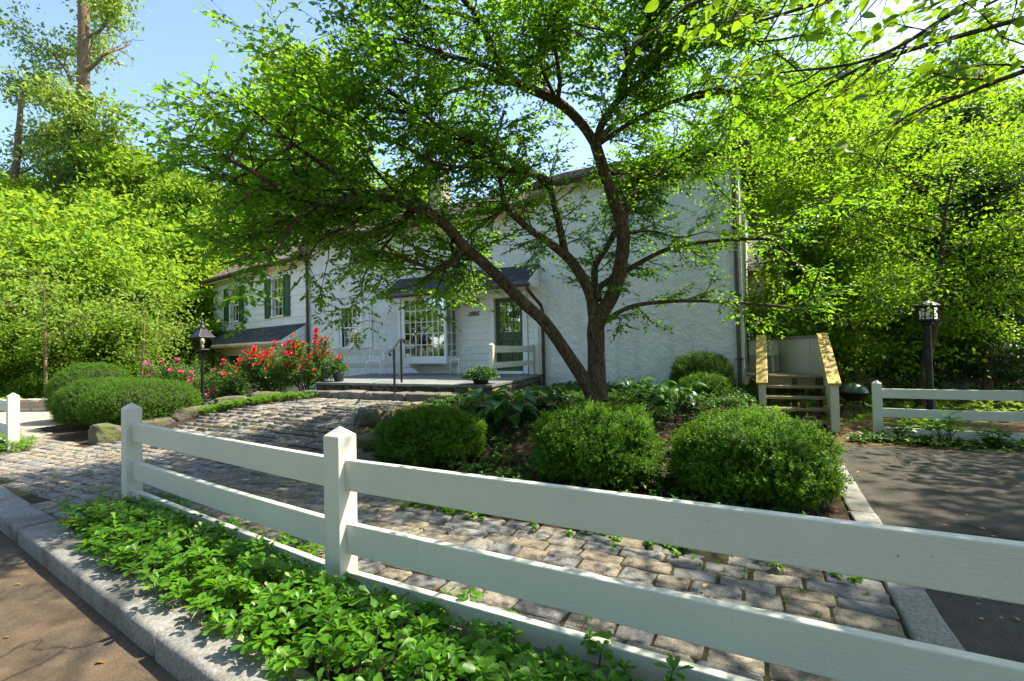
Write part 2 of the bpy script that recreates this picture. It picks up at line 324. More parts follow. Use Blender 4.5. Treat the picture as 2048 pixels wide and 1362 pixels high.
# ------------------------------------------------------------------ ground, street, paving
from mathutils import noise as mn
def fence_y(x): return -9.06 - .12*x
def kerb_y(x): return -9.97 - .1156*x          # street edge of the kerb
COB = [(-4.6,-9.08),(0.5,-9.70),(1.2,-9.16),(6.80,-9.80),(6.80,-8.05),(2.6,-7.88),(1.24,-6.75),(.15,-5.8),(.45,-4.36),(-2.5,-4.42),(-3.7,-5.9),(-3.9,-7.2),(-4.3,-7.8),(-5.6,-7.7),(-8.2,-7.2),(-9.6,-7.7),(-5.7,-8.05),(-4.7,-8.5)]
BED = [(.6,-4.0),(.3,-5.8),(1.3,-6.75),(2.6,-7.9),(6.82,-8.07),(6.82,-6.2),(6.6,-3.0),(6.0,-1.8),(5.8,.2),(.6,.2)]
LBED = [(-2.5,-4.4),(-3.7,-5.9),(-3.9,-7.2),(-4.3,-7.8),(-5.6,-7.7),(-8.2,-7.2),(-9.9,-6.9),(-9.6,-3.0),(-5,-1.0),(-3,-3.5)]
def inpoly(x, y, poly):
    x = np.asarray(x); y = np.asarray(y); r = np.zeros(x.shape, bool); n = len(poly); j = n - 1
    for i in range(n):
        xi, yi = poly[i]; xj, yj = poly[j]
        c = ((yi > y) != (yj > y)) & (x < (xj - xi)*(y - yi)/((yj - yi) if yj != yi else 1e-9) + xi); r ^= c; j = i
    return r
def grid_mesh(name, xs, ys, zf, mats, midx=None, keep=None):
    X, Y = np.meshgrid(xs, ys); Z = zf(X, Y); V = np.stack([X, Y, Z], -1).reshape(-1, 3); nx, ny = len(xs), len(ys)
    i, j = np.meshgrid(np.arange(nx-1), np.arange(ny-1)); a = (j*nx + i).ravel(); Fc = np.stack([a, a+1, a+nx+1, a+nx], 1)
    cx = V[Fc, 0].mean(1); cy = V[Fc, 1].mean(1)
    if keep is not None: k = keep(cx, cy); Fc = Fc[k]; cx = cx[k]; cy = cy[k]
    o = np_mesh(name, V, Fc, mats, smooth=True)
    if midx is not None: o.data.polygons.foreach_set('material_index', midx(cx, cy).astype(np.int32)); o.data.update()
    return o
def spaced(a, b, fine, far, lo, hi):
    s = list(np.arange(a, b + 1e-6, fine)); st = fine; x = a
    while x > lo: st *= 1.35; x -= st; s.insert(0, x)
    st = fine; x = b
    while x < hi: st *= 1.35; x += st; s.append(x)
    return np.array(s)
xs = spaced(-14, 12, .2, 0, -160, 160); ys = spaced(-12.4, 5, .2, 0, -160, 160)
def terrain(X, Y):
    g = ground(X, Y) + .012*np.sin(X*2.1 + 1.3*Y)*np.sin(Y*1.7 - .6*X)*inpoly(X, Y, BED)
    return np.where((Y < kerb_y(X) + .16) & (Y > kerb_y(X) - 7), -.32, g)
def gmat(cx, cy):
    m = np.full(cx.shape, 2); m[inpoly(cx, cy, LBED)] = 1; m[inpoly(cx, cy, BED)] = 1; m[inpoly(cx, cy, COB)] = 0
    m[(cy < fence_y(cx) + .3) & (cy > kerb_y(cx)) & (cx > .6) & (cx < 7)] = 1; return m
tag(grid_mesh('ground', xs, ys, terrain, [SOIL, MULCH, FLOOR], gmat), kind='structure')
sx = spaced(-14, 14, 1.0, 0, -120, 120)
tag(grid_mesh('street', sx, np.linspace(0, 1, 9), lambda X, Y: np.full(X.shape, -.125), STREET), kind='structure')
st = bpy.data.objects['street'].data; co = np.empty(len(st.vertices)*3, np.float32); st.vertices.foreach_get('co', co); co = co.reshape(-1, 3)
co[:, 1] = kerb_y(co[:, 0]) + .03 - co[:, 1]*6.6; st.vertices.foreach_set('co', co.ravel()); st.update()
AS = [(6.90,-10.85),(6.90,-6.2),(6.75,-4.3),(6.55,-3.0),(8.3,-3.12),(9.2,-3.05),(20,-3.3),(20,-11.5)]
tag(grid_mesh('asphalt_drive', np.arange(6.5, 16, .08), np.arange(-11.4, -3, .08), lambda X, Y: .012 - .125*sstep((-9.6 - Y)/1.2) + .012*np.sin(X*1.1)*np.sin(Y*.9+1), ASPHALT, keep=lambda x, y: inpoly(x, y, AS)), kind='structure')
DR = [(-5.9,-7.75),(-8.2,-7.15),(-8.9,-5.5),(-8.2,-3.0),(-8.5,.2),(-15.5,1.6),(-12.4,-2.5),(-12.3,-5.4),(-17,-6.7),(-17,-8.2),(-9.6,-7.6)]
tag(grid_mesh('pale_drive', np.arange(-17, -5, .1), np.arange(-8.4, 1.8, .1), lambda X, Y: .014 + 0*X, DRIVE, keep=lambda x, y: inpoly(x, y, DR)), kind='structure')

# ---- cobblestones: six stone shapes, shared
def stone_mesh(name, mat, seed, jit=.06, inset=.94, dome=.02, cut=.08):
    r = random.Random(seed); c = cut
    base = [(-.5,-.5+c),(-.5+c*.7,-.5),(.5-c*.7,-.5),(.5,-.5+c),(.5,.5-c),(.5-c*.7,.5),(-.5+c*.7,.5),(-.5,.5-c)]
    o = [(x*(1 + r.uniform(-jit, jit*.4)), y*(1 + r.uniform(-jit, jit*.4))) for x, y in base]
    v = [(x, y, -1.0) for x, y in o] + [(x, y, -.18 + r.uniform(-.08,.05)) for x, y in o] + [(x*inset, y*(inset-.03), r.uniform(-.07,.05)) for x, y in o] + [(r.uniform(-.1,.1), r.uniform(-.1,.1), dome)]
    f = [(i, (i+1) % 8, 8 + (i+1) % 8, 8 + i) for i in range(8)] + [(8+i, 8 + (i+1) % 8, 16 + (i+1) % 8, 16 + i) for i in range(8)] + [(16+i, 16 + (i+1) % 8, 24) for i in range(8)]
    me = bpy.data.meshes.new(name); me.from_pydata(v, [], f); me.update(); me.materials.append(mat)
    me.polygons.foreach_set('use_smooth', np.ones(len(me.polygons), bool)); return me
CSTONES = [stone_mesh('cobblestone', COBBLE, 40 + i) for i in range(8)]
rows = []
y = -10.0
rr = random.Random(5)
while y < -4.3:
    h = rr.uniform(.15, .19); x = -9.7 + rr.uniform(0, .3)
    while x < 6.9:
        w = rr.uniform(.20, .35)
        if 6.80 - (x + w) < .16: w = 6.80 - x
        if w < .12: break
        cx, cy = x + w/2, y + h/2
        cy2 = cy - .03*math.sin(cx*.9)          # courses wander a little
        if inpoly(cx, cy2, COB): rows.append((cx, cy2, w, h))
        x += w
    y += h
rows.sort(key=lambda q: (q[0]-6.2)**2 + (q[1]+11.77)**2)
fwd = np.array([-.466, .885])
pav = tag(empty('cobble_paving', (0, -8.5, 0)), kind='structure')
pav['label'] = 'grey granite block paving between fence and house'
SV = [np.array([v.co for v in me.vertices]) for me in CSTONES]; SF = [[tuple(p.vertices) for p in me.polygons] for me in CSTONES]
qv = []; qf4 = []; off = 0; n_ind = 0
allv = []; f4 = []; f3 = []
for cx, cy, w, h in rows:
    z0 = gz(cx, cy); sl = (gz(cx, cy+.1) - gz(cx, cy-.1))/.2; slx = (gz(cx+.1, cy) - gz(cx-.1, cy))/.2
    k = rr.randrange(8); rz = rr.gauss(0, .035) + (PI if rr.random() < .5 else 0); dz = rr.uniform(.006, .020)
    E = Euler((math.atan(sl) + rr.gauss(0, .025), -math.atan(slx) + rr.gauss(0, .02), rz)); sc = ((w - .006)*rr.uniform(.97, 1.0), (h - .005)*rr.uniform(.96, 1.0), .07)
    a = (cx - 6.2)*fwd[0] + (cy + 11.77)*fwd[1]; b = (cx - 6.2)*.885 + (cy + 11.77)*.466
    if n_ind < 300 and a > 1.2 and abs(b) < 1.12*a:
        o = bpy.data.objects.new('cobblestone', CSTONES[k]); COL.objects.link(o); o.parent = pav
        o.location = (cx, cy + 8.5, z0 + dz); o.rotation_euler = E; o.scale = sc; n_ind += 1
    else:
        vv = (SV[k]*np.array(sc)) @ np.array(E.to_matrix()).T + np.array([cx, cy + 8.5, z0 + dz]); o_ = len(allv)
        allv += [tuple(p) for p in vv]; f4 += [tuple(i + o_ for i in f) for f in SF[k]]
me = bpy.data.meshes.new('cobblestones'); me.from_pydata(allv, [], f4); me.update()
tag(link('cobblestones', me, COBBLE, pav, True), kind='stuff')

# ---- kerbs
def rough_block(x0, x1, y0, y1, z0, z1, amp=.02, n=(8, 3, 3), seed=0, rnd_edge=.03):
    """stone block with worn, uneven faces"""
    bm = bmesh.new(); bmesh.ops.create_cube(bm, size=1)
    bmesh.ops.scale(bm, vec=(x1-x0, y1-y0, z1-z0), verts=bm.verts)
    if rnd_edge: bmesh.ops.bevel(bm, geom=bm.edges[:], offset=rnd_edge, segments=2, affect='EDGES', profile=.6)
    for ax, k in enumerate(n):
        for i in range(1, k):
            co = [0, 0, 0]; no = [0, 0, 0]; co[ax] = -.5*[x1-x0, y1-y0, z1-z0][ax] + [x1-x0, y1-y0, z1-z0][ax]*i/k; no[ax] = 1
            bmesh.ops.bisect_plane(bm, geom=bm.verts[:] + bm.edges[:] + bm.faces[:], plane_co=co, plane_no=no)
    for v in bm.verts:
        p = Vector((v.co.x + seed*7.3, v.co.y + seed*3.1, v.co.z))
        v.co += Vector((mn.noise(p*4), mn.noise(p*4 + Vector((9,0,0))), mn.noise(p*4 + Vector((0,9,0)))))*amp + Vector((0,0,1))*mn.noise(p*1.5)*amp
    bmesh.ops.translate(bm, vec=((x0+x1)/2, (y0+y1)/2, (z0+z1)/2), verts=bm.verts)
    me = bpy.data.meshes.new('block'); bm.to_mesh(me); bm.free(); return me
kerb = tag(empty('granite_kerb', (0, -9.97, 0)), kind='structure'); kerb.rotation_euler.z = math.atan(-.1156)
kx = -12.0
for i, ln in enumerate([2.1, 2.4, 2.2, 2.3, 3.2, 3.0, 1.9, 1.6, 1.8]):
    x1 = kx + ln
    if i == 5: x1 = 3.22
    link('kerb_stone', rough_block(kx + .012, x1 - .012, 0, .28, -.4, .012, .006, (22, 5, 4), i, .03), GRANITE, kerb, True)
    kx = x1
    if kx > 6.9: break
k2 = tag(empty('drive_edging', (6.9, -8, 0)), kind='structure')
yy = -9.75
for i, ln in enumerate([1.0, 1.25, .9, 1.1, .8]):
    link('edging_stone', rough_block(-.1, .09, yy + 8 + .006, yy + 8 + ln - .006, -.2, .035, .008, (3, 8, 2), 20 + i, .018), GRANITE, k2, True); yy += ln

# ---- terrace with stone risers and a long step
ter = tag(empty('stone_terrace', (-1, -2, 0)), kind='structure'); TO = Vector((-1, -2, 0))
def lx(y): return -3.2 + (-1.55/2.15)*(y + 3.85) if y < -1.7 else -4.75 - .45*(y + 1.7)/1.7
def rx(y): return 1.62 - .72*(y + 3.85)/3.85
core = MB().prism([(lx(-3.78)+.08, -3.78), (rx(-3.78)-.08, -3.78), (rx(-.01)-.08, -.01), (lx(-.01)+.08, -.01), (lx(-1.7)+.08, -1.7)], .1, .815)
core.v = [tuple(Vector(p) - TO) for p in core.v]; core.build('masonry_core', MORTAR, ter)
ry = [-3.93, -3.1, -2.25, -1.5, -.75, -.015]; rr = random.Random(8)
for i in range(5):
    y0, y1 = ry[i] + .005, ry[i+1] - .005; n = 6; cuts = sorted([0, 1] + [(k + rr.uniform(-.18, .18))/n for k in range(1, n)])
    for a, b in zip(cuts, cuts[1:]):
        P = lambda t, yv: (lx(yv) + (rx(yv) - lx(yv))*t - TO.x, yv - TO.y)
        e = .001
        m = MB().prism([P(a+e, y0), P(b-e, y0), P(b-e, y1), P(a+e, y1)], .82, .87 + rr.uniform(-.004, .004)); m.build('flagstone', BLUEST, ter, bevel=.006)
FST = [stone_mesh('stone', FIELD, 90 + i, .16, .80, .12, .2) for i in range(6)]
def stone_wall(parent, a, b, nrm, z0, z1, courses, org, wr=(.16, .42), thick=.07, meshes=FST, rr=random.Random(3)):
    a, b = Vector(a), Vector(b); L = (b - a).length; d = (b - a)/L; zc = z0; Rm = Matrix((d, Vector((0,0,1)), Vector(nrm))).transposed()
    for c in range(courses):
        hh = (z1 - z0)/courses; x = 0
        while x < L - .04:
            w = min(rr.uniform(*wr), L - x)
            if L - x - w < .1: w = L - x
            o = bpy.data.objects.new('stone', meshes[rr.randrange(len(meshes))]); COL.objects.link(o); o.parent = parent
            p = a + d*(x + w/2) + Vector((0,0,zc + hh/2)) - org
            o.location = p + Vector(nrm)*.012; o.rotation_euler = (Rm @ Matrix.Rotation(rr.gauss(0,.06), 3, 'Z')).to_euler(); o.scale = ((w - .02), (hh - .02)*rr.uniform(.88, 1.02), thick); x += w
        zc += hh
fa, fb = Vector((lx(-3.8), -3.83, 0)), Vector((rx(-3.8)-.02, -3.83, 0))
stone_wall(ter, fa, fb, (0,-1,0), .5, .815, 2, TO)
ra, rb = Vector((rx(-3.8)-.03, -3.8, 0)), Vector((rx(0)-.03, -.03, 0)); rn = (rb - ra).cross(Vector((0,0,1))).normalized()
stone_wall(ter, ra, rb, rn, .35, .815, 3, TO)
la, lb = Vector((lx(-1.75)+.04, -1.75, 0)), Vector((lx(-3.78)+.04, -3.78, 0)); ln_ = (lb - la).cross(Vector((0,0,1))).normalized()
stone_wall(ter, la, lb, ln_, .35, .815, 3, TO)
x = -3.15
for i, w in enumerate([.95, 1.2, .85, 1.15]):
    link('step_stone', rough_block(x + .01 - TO.x, x + w - .01 - TO.x, -4.34 - TO.y + .03*(i % 2), -3.9 - TO.y, .3, .70 + .012*(i % 2), .028, (9, 5, 5), 30 + i, .03), STEPST, ter, True); x += w

# ---- rocks edging the beds
def rock(name, loc, sz, seed, mat=MOSSROCK, rotz=0):
    bm = bmesh.new(); bmesh.ops.create_icosphere(bm, subdivisions=4, radius=1)
    for v in bm.verts:
        p = v.co + Vector((seed*5.1, seed*2.3, 0)); q = Vector([math.copysign(abs(c)**.62, c) for c in v.co])
        v.co = q*(1 + .22*mn.noise(p*1.3) + .10*mn.noise(p*3.2) + .05*mn.noise(p*7)); v.co = Vector((v.co.x*sz[0], v.co.y*sz[1], v.co.z*sz[2]))
    me = bpy.data.meshes.new(name); bm.to_mesh(me); bm.free(); return link(name, me, mat, None, True, loc=loc, rotz=rotz)
for i, (x, y, a, b, c, rz, lab) in enumerate([
    (-4.42,-7.45,.21,.20,.23,0,'rounded boulder beside the first yew at the paving corner'),
    (-4.42,-6.75,.15,.48,.15,.05,'long mossy rock next to the boulder'),
    (-4.40,-5.95,.16,.42,.16,-.1,'mossy rock in the middle of the row below the lamp'),
    (-4.25,-5.25,.17,.38,.15,-.3,'mossy rock at the foot of the tall glass lamp'),
    (-3.75,-4.75,.17,.34,.13,-.7,'mossy rock behind the low green edging by the roses'),
    (.42,-5.75,.30,.22,.16,.7,'flat mossy rock between the block paving and the garden bed'),
    (.95,-6.45,.26,.20,.15,.7,'mossy rock left of the small boxwood'),
    (1.45,-7.0,.24,.17,.13,.6,'low rock in front of the small boxwood')]):
    tag(rock('edging_rock', (x, y, gz(x, y) + c*.35), (a, b, c), i, rotz=rz), lab, 'rock', 'rocks edging the beds')
# low dry stone wall by the drive
dw = tag(empty('dry_stone_wall', (-12.6, -5.8, 0)), 'low dry stone wall of pale stones beside the sunlit drive', 'wall')
PST = [stone_mesh('stone', FIELDL, 140 + i, .16, .8, .1, .2) for i in range(5)]
wa, wb = Vector((-16.5,-7.0,0)), Vector((-11.9,-5.2,0)); wn_ = (wb-wa).cross(Vector((0,0,1))).normalized()
mb = MB(); q = [wa, wb, wb - wn_*.4, wa - wn_*.4]; mb.prism([(p.x+12.6, p.y+5.8) for p in q], -.1, .36); mb.build('wall_core', MORTAR, dw)
stone_wall(dw, wa, wb, wn_, .0, .40, 3, Vector((-12.6,-5.8,0)), (.25,.55), .12, PST)
# ------------------------------------------------------------------ the house
house = tag(empty('white_house', (0, 0, 0)), 'white stucco house with low entry roof, bay window and clapboard wing', 'house')
WL, WR = (-8.13, .06, 0), math.radians(-10.25)      # the clapboard wing stands at an angle to the main house
def wall_holes(x0, x1, z0, z1, y0, y1, holes):
    m = MB(); X = sorted({x0, x1} | {h[0] for h in holes} | {h[1] for h in holes}); Zs = sorted({z0, z1} | {h[2] for h in holes} | {h[3] for h in holes})
    for a, b in zip(X, X[1:]):
        for c, d in zip(Zs, Zs[1:]):
            cx, cz = (a+b)/2, (c+d)/2
            if any(h[0] < cx < h[1] and h[2] < cz < h[3] for h in holes): continue
            m.add([(a,y0,c),(b,y0,c),(b,y0,d),(a,y0,d)], [(0,1,2,3)]); m.add([(a,y1,c),(b,y1,c),(b,y1,d),(a,y1,d)], [(3,2,1,0)])
    for a, b, c, d in holes:
        m.add([(a,y0,c),(a,y1,c),(a,y1,d),(a,y0,d)], [(0,1,2,3)]); m.add([(b,y0,c),(b,y1,c),(b,y1,d),(b,y0,d)], [(3,2,1,0)])
        m.add([(a,y0,c),(b,y0,c),(b,y1,c),(a,y1,c)], [(0,1,2,3)]); m.add([(a,y0,d),(b,y0,d),(b,y1,d),(a,y1,d)], [(3,2,1,0)])
    m.add([(x0,y0,z0),(x0,y1,z0),(x0,y1,z1),(x0,y0,z1)], [(3,2,1,0)]); m.add([(x1,y0,z0),(x1,y1,z0),(x1,y1,z1),(x1,y0,z1)], [(0,1,2,3)])
    m.add([(x0,y0,z1),(x1,y0,z1),(x1,y1,z1),(x0,y1,z1)], [(0,1,2,3)]); return m
WIN = (-6.47, -5.60, 1.74, 3.06); DOORH = (-.56, .40, .90, 3.02); BAYH = (-3.28, -1.84, 1.26, 3.05)
wl = wall_holes(-8.13, .80, -.1, 5.40, 0, .3, [WIN, DOORH, BAYH]); wl.build('wall', STUCCO, house)
wr = wall_holes(.78, 5.75, -.1, 5.80, -.045, .3, [(2.68, 3.34, .36, .52)]); wr.build('wall', STUCCO, house)
MB().box(5.45, 5.749, .301, 7.0, -.1, 5.80).build('wall', STUCCO, house)
MB().box(-8.12, 5.74, 7.0, 7.3, -.1, 5.40).build('wall', STUCCO, house)
MB().box(-8.12, -7.85, .301, 6.99, -.1, 5.40).build('wall', STUCCO, house)
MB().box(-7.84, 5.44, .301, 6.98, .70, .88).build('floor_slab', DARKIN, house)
MB().box(-7.84, 5.44, 3.6, 3.75, .881, 5.3).build('inner_wall', INWHITE, house)
MB().box(-7.84, 5.44, .302, 6.9, 5.30, 5.38).build('ceiling', INWHITE, house)

TILE = bpy.data.meshes.new('shingle'); _t = MB().hexa([(-.5,0,0),(.5,0,0),(.5,1,0),(-.5,1,0)], [(-.5,0,1),(.5,0,1),(.5,1,.15),(-.5,1,.15)])
TILE.from_pydata(_t.v, [], _t.f); TILE.update()
def shingles(parent, p00, p10, p11, p01, nrow, tw, mat, single=False, thick=.016, seed=1, name='shingles'):
    """courses of overlapping tiles between the eave p00-p10 and the top p01-p11, in the parent's space"""
    p00, p10, p11, p01 = map(Vector, (p00, p10, p11, p01)); r = random.Random(seed); mb = MB()
    for i in range(nrow):
        t0, t1 = i/nrow, (i+1)/nrow; a, b = p00.lerp(p01, t0), p10.lerp(p11, t0); L = (b-a).length; d = (b-a).normalized()
        upv = ((p01 + p11)/2 - (p00 + p10)/2); up = (upv - d*upv.dot(d)); rowh = up.length/nrow; up.normalize(); nr = d.cross(up)
        if nr.z < 0: nr = -nr
        x = -r.uniform(0, tw*.8) if i % 2 else 0
        while x < L - .01:
            w = tw*r.uniform(.8, 1.2); x0, x1 = max(0, x), min(L, x + w)
            if x1 - x0 > .03:
                c = a + d*((x0+x1)/2) + nr*(.004 + r.uniform(0, .004)); R = Matrix((d, up, nr)).transposed(); w_, l_, h_ = x1-x0-.006, rowh*1.25, thick*r.uniform(.8, 1.3)
                dn = r.uniform(-.012, .012); c = c + up*dn
                if single:
                    o = bpy.data.objects.new('shingle', TILE); COL.objects.link(o); o.parent = parent
                    o.location = c; o.rotation_euler = R.to_euler(); o.scale = (w_, l_, h_)
                else: mb.add([c + R @ Vector((v[0]*w_, v[1]*l_, v[2]*h_)) for v in _t.v], _t.f)
            x += w
    if single:
        if not TILE.materials: TILE.materials.append(mat)
        return
    return tag(mb.build(name, mat, parent), kind='stuff')
def slab(quad, th, name, mat, parent, **kw):
    q = [Vector(p) for p in quad]; n = (q[1]-q[0]).cross(q[3]-q[0]).normalized(); n = n if n.z > 0 else -n
    return MB().hexa([p - n*th for p in q], q).build(name, mat, parent, **kw)
# main roofs: a gable over the left part, a hip over the taller right part
q = [(-8.35,-.38,5.42),(.80,-.38,5.42),(.80,3.4,7.15),(-8.35,3.4,7.15)]
r1 = slab(q, .14, 'roof', GUTTER, house); shingles(r1, *q, 22, .3, ROOFB, seed=2)
slab([(-8.35,7.6,5.42),(.80,7.6,5.42),(.80,3.42,7.15),(-8.35,3.42,7.15)], .14, 'roof', ROOFB, house)
MB().profile_x([(.3,5.401),(7.0,5.401),(3.4,6.95)], -8.12, -7.9).build('gable', STUCCO, house)
q = [(.55,-.36,5.83),(6.06,-.36,5.83),(4.70,3.0,7.3),(.55,3.0,7.3)]
r2 = slab(q, .14, 'roof', GUTTER, house); shingles(r2, *q, 20, .3, ROOFB, seed=3)
q = [(6.07,-.34,5.83),(6.07,7.3,5.83),(4.71,3.2,7.3),(4.71,3.02,7.3)]
r3 = slab(q, .14, 'roof', GUTTER, house); shingles(r3, *q, 20, .3, SLATE, seed=4)
slab([(.55,7.3,5.83),(6.06,7.3,5.83),(4.70,3.2,7.3),(.55,3.2,7.3)], .14, 'roof', SLATE, house)
MB().profile_x([(-.2,5.82),(7.0,5.82),(3.1,7.2)], .58, .8).build('gable', STUCCO, house)
MB().lathe([(.05,0),(.05,.55),(.065,.56),(.065,.62),(.0,.63)], 10, (4.75,1.6,6.7)).build('vent_pipe', CONDUIT, house, True, angle=30)
MB().box(-5.2, -4.6, 3.2, 3.8, 6.9, 8.6).box(-5.25, -4.55, 3.15, 3.85, 8.6, 8.8).build('chimney', FIELDL, house)
# soffits and gutters
MB().box(-8.3, .77, -.33, -.003, 5.24, 5.27).build('soffit', WARMBOUNCE, house); MB().box(.82, 5.98, -.33, -.05, 5.64, 5.67).build('soffit', WARMBOUNCE, house)
def gutter(x0, x1, y, z, w=.12, **kw):
    h = .10; return MB().profile_x([(y-w,z),(y-w,z-h*.55),(y-w*.75,z-h),(y-.01,z-h),(y-.01,z-.012),(y-.025,z-.012),(y-.025,z-h+.02),(y-w*.7,z-h+.02),(y-w+.014,z-h*.5),(y-w+.014,z)], x0, x1).build('gutter', GUTTER, house, **kw)
gutter(-8.4, .56, -.37, 5.42); gutter(.5, 6.1, -.35, 5.83)
def spout(pts, r=.045):
    o = MB().tube(pts, r, 10).build('downspout', GUTTER, house, True, angle=50); return o
spout([(5.72,-.40,5.72),(5.71,-.40,5.6),(5.66,-.14,5.35),(5.66,-.11,5.2),(5.66,-.11,.35),(5.68,-.22,.22)])
spout([(-8.07,-.40,5.3),(-8.07,-.38,5.2),(-8.07,-.10,4.95),(-8.07,-.08,4.8),(-8.07,-.08,.1)], .05)
spout([(.92,-.87,3.14),(.92,-.87,3.05),(.96,-.60,2.88),(1.0,-.22,2.68),(1.0,-.14,2.55),(1.0,-.14,.30)])
for z in (1.2, 2.6, 4.1): MB().box(5.58, 5.74, -.165, -.046, z, z+.03).build('downspout_strap', GUTTER, house)

def window(parent, x0, x1, z0, z1, y, cols, rows, loc=None, rotz=0, casing=.075, sill=True, name='window'):
    """double-hung window, its casing one part, sashes and panes its sub-parts"""
    f = MB(); c = casing; p = y - .035
    f.box(x0-c, x0, p, y+.12, z0-.001, z1+c).box(x1, x1+c, p, y+.12, z0-.001, z1+c).box(x0, x1, p+.002, y+.12, z1, z1+c-.002)
    if sill: f.box(x0-c-.03, x1+c+.03, p-.04, y+.12, z0-.05, z0-.002)
    w = f.build(name, TRIM, parent, bevel=.006, loc=loc, rotz=rotz); zm = (z0+z1)/2
    for k, (a, b, yy) in enumerate([(z0, zm+.02, y+.075), (zm-.02, z1, y+.04)]):
        s = MB(); fr = .045; yb = yy + .03
        s.box(x0+.004, x0+fr, yy, yb, a, b).box(x1-fr, x1-.004, yy, yb, a, b).box(x0+fr, x1-fr, yy, yb, a, a+fr).box(x0+fr, x1-fr, yy, yb, b-fr*.8, b)
        pw, ph = (x1-x0-2*fr)/cols, (b-a-1.8*fr)/rows
        for i in range(1, cols): s.box(x0+fr+pw*i-.009, x0+fr+pw*i+.009, yy+.004, yb-.004, a+fr, b-fr*.8)
        for j in range(1, rows): s.box(x0+fr, x1-fr, yy+.006, yb-.006, a+fr+ph*j-.009, a+fr+ph*j+.009)
        s.build('sash', TRIM, w)
        for i in range(cols):
            for j in range(rows):
                MB().box(x0+fr+pw*i+.004, x0+fr+pw*(i+1)-.004, yy+.013, yy+.017, a+fr+ph*j+.004, a+fr+ph*(j+1)-.004).build('pane', GLASS, w)
    return w
def shutter(parent, x0, x1, z0, z1, y, mat, loc=None, rotz=0):
    m = MB(); e = .06; zm = z0 + (z1-z0)*.48
    m.box(x0, x0+e, y-.045, y-.008, z0, z1).box(x1-e, x1, y-.045, y-.008, z0, z1)
    for a, b in ((z0, z0+.1), (zm-.04, zm+.04), (z1-.08, z1)): m.box(x0+e, x1-e, y-.044, y-.009, a, b)
    m.box(x0+e, x1-e, y-.025, y-.012, z0+.1, z1-.08)
    for a, b in ((z0+.1, zm-.04), (zm+.04, z1-.08)): m.box(x0+e+.03, x1-e-.03, y-.034, y-.024, a+.03, b-.03)
    return m.build('shutter', mat, parent, bevel=.004, loc=loc, rotz=rotz)
window(house, *WIN, 0, 4, 2); shutter(house, -6.97, -6.57, 1.70, 3.10, -.002, SHUT_W); shutter(house, -5.50, -5.10, 1.70, 3.10, -.002, SHUT_W)

# entry: clapboards, corner boards, door, bay window, low slate roof
def clapboards(parent, x0, x1, z0, z1, y, exp, holes, mat, loc=None, rotz=0):
    z = z0
    while z < z1 - .02:
        t = min(exp, z1 - z); segs = [(x0, x1)]
        for a, b, c, d in holes:
            if z < d - .01 and z + t > c + .01:
                segs = [s for q in segs for s in ([q] if b <= q[0] or a >= q[1] else [(q[0], a), (b, q[1])]) if s[1] - s[0] > .02]
        for a, b in segs:
            MB().profile_x([(y-.032, z), (y-.034, z+.012), (y-.010, z+t+.006), (y-.002, z+t+.006), (y-.002, z)], a, b).build('clapboard', mat, parent, loc=loc, rotz=rotz)
        z += exp
sid = MB().box(-3.92, .74, -.006, -.001, 3.30, 3.4).build('siding', SIDING, house)
clapboards(sid, -3.90, .72, .88, 3.30, 0, .19, [(-3.42, -1.70, 1.17, 3.4), (-.68, .52, .8, 3.13)], SIDING)
MB().box(.722, .83, -.07, -.001, .88, 3.2).build('corner_board', TRIM, house, bevel=.004); MB().box(-4.0, -3.902, -.05, -.001, .88, 3.2).build('corner_board', TRIM, house, bevel=.004)
m = MB(); m.box(-.66, -.52, -.06, .12, .88, 3.12).box(.36, .50, -.06, .12, .88, 3.12).box(-.519, .359, -.058, .12, 2.98, 3.118).box(-.519, .359, -.09, .12, .875, .95); m.build('door_casing', TRIM, house, bevel=.005)
DX0, DX1, DZ0, DZ1, DY = -.515, .355, .955, 2.975, .05
d = MB(); sx = .115; gl0 = 2.02
d.box(DX0, DX0+sx, DY, DY+.045, DZ0, DZ1).box(DX1-sx, DX1, DY, DY+.045, DZ0, DZ1).box(DX0+sx, DX1-sx, DY+.001, DY+.044, DZ0, DZ0+.18).box(DX0+sx, DX1-sx, DY+.001, DY+.044, gl0-.24, gl0).box(DX0+sx, DX1-sx, DY+.001, DY+.044, DZ1-.11, DZ1)
mx = (DX0+DX1)/2; d.box(mx-.045, mx+.045, DY+.001, DY+.044, DZ0+.18, gl0-.24)
for a, b in ((DX0+sx, mx-.045), (mx+.045, DX1-sx)):
    d.box(a, b, DY+.022, DY+.035, DZ0+.18, gl0-.24); d.box(a+.04, b-.04, DY+.008, DY+.024, DZ0+.22, gl0-.28)
gx0, gx1, gz0, gz1 = DX0+sx, DX1-sx, gl0, DZ1-.11
for i in (1, 2):
    d.box(gx0+(gx1-gx0)*i/3-.012, gx0+(gx1-gx0)*i/3+.012, DY+.004, DY+.04, gz0, gz1); d.box(gx0, gx1, DY+.006, DY+.038, gz0+(gz1-gz0)*i/3-.012, gz0+(gz1-gz0)*i/3+.012)
door = d.build('door', DOOR_G, house, bevel=.004)
for i in range(3):
    for j in range(3):
        a, b = gx0+(gx1-gx0)*i/3, gz0+(gz1-gz0)*j/3; MB().box(a+.006, a+(gx1-gx0)/3-.006, DY+.02, DY+.025, b+.006, b+(gz1-gz0)/3-.006).build('pane', GLASS, door)
k = MB().tube([(DX0+.06, DY, 1.92), (DX0+.06, DY-.05, 1.92)], .01, 8); k.lathe([(.0,-.03),(.022,-.02),(.028,0),(.022,.02),(0,.03)], 10, (DX0+.06, DY-.06, 1.92)); k.build('door_knob', M('brass', (.45,.32,.12), None, 5, .3, 0, metal=1), door, True)
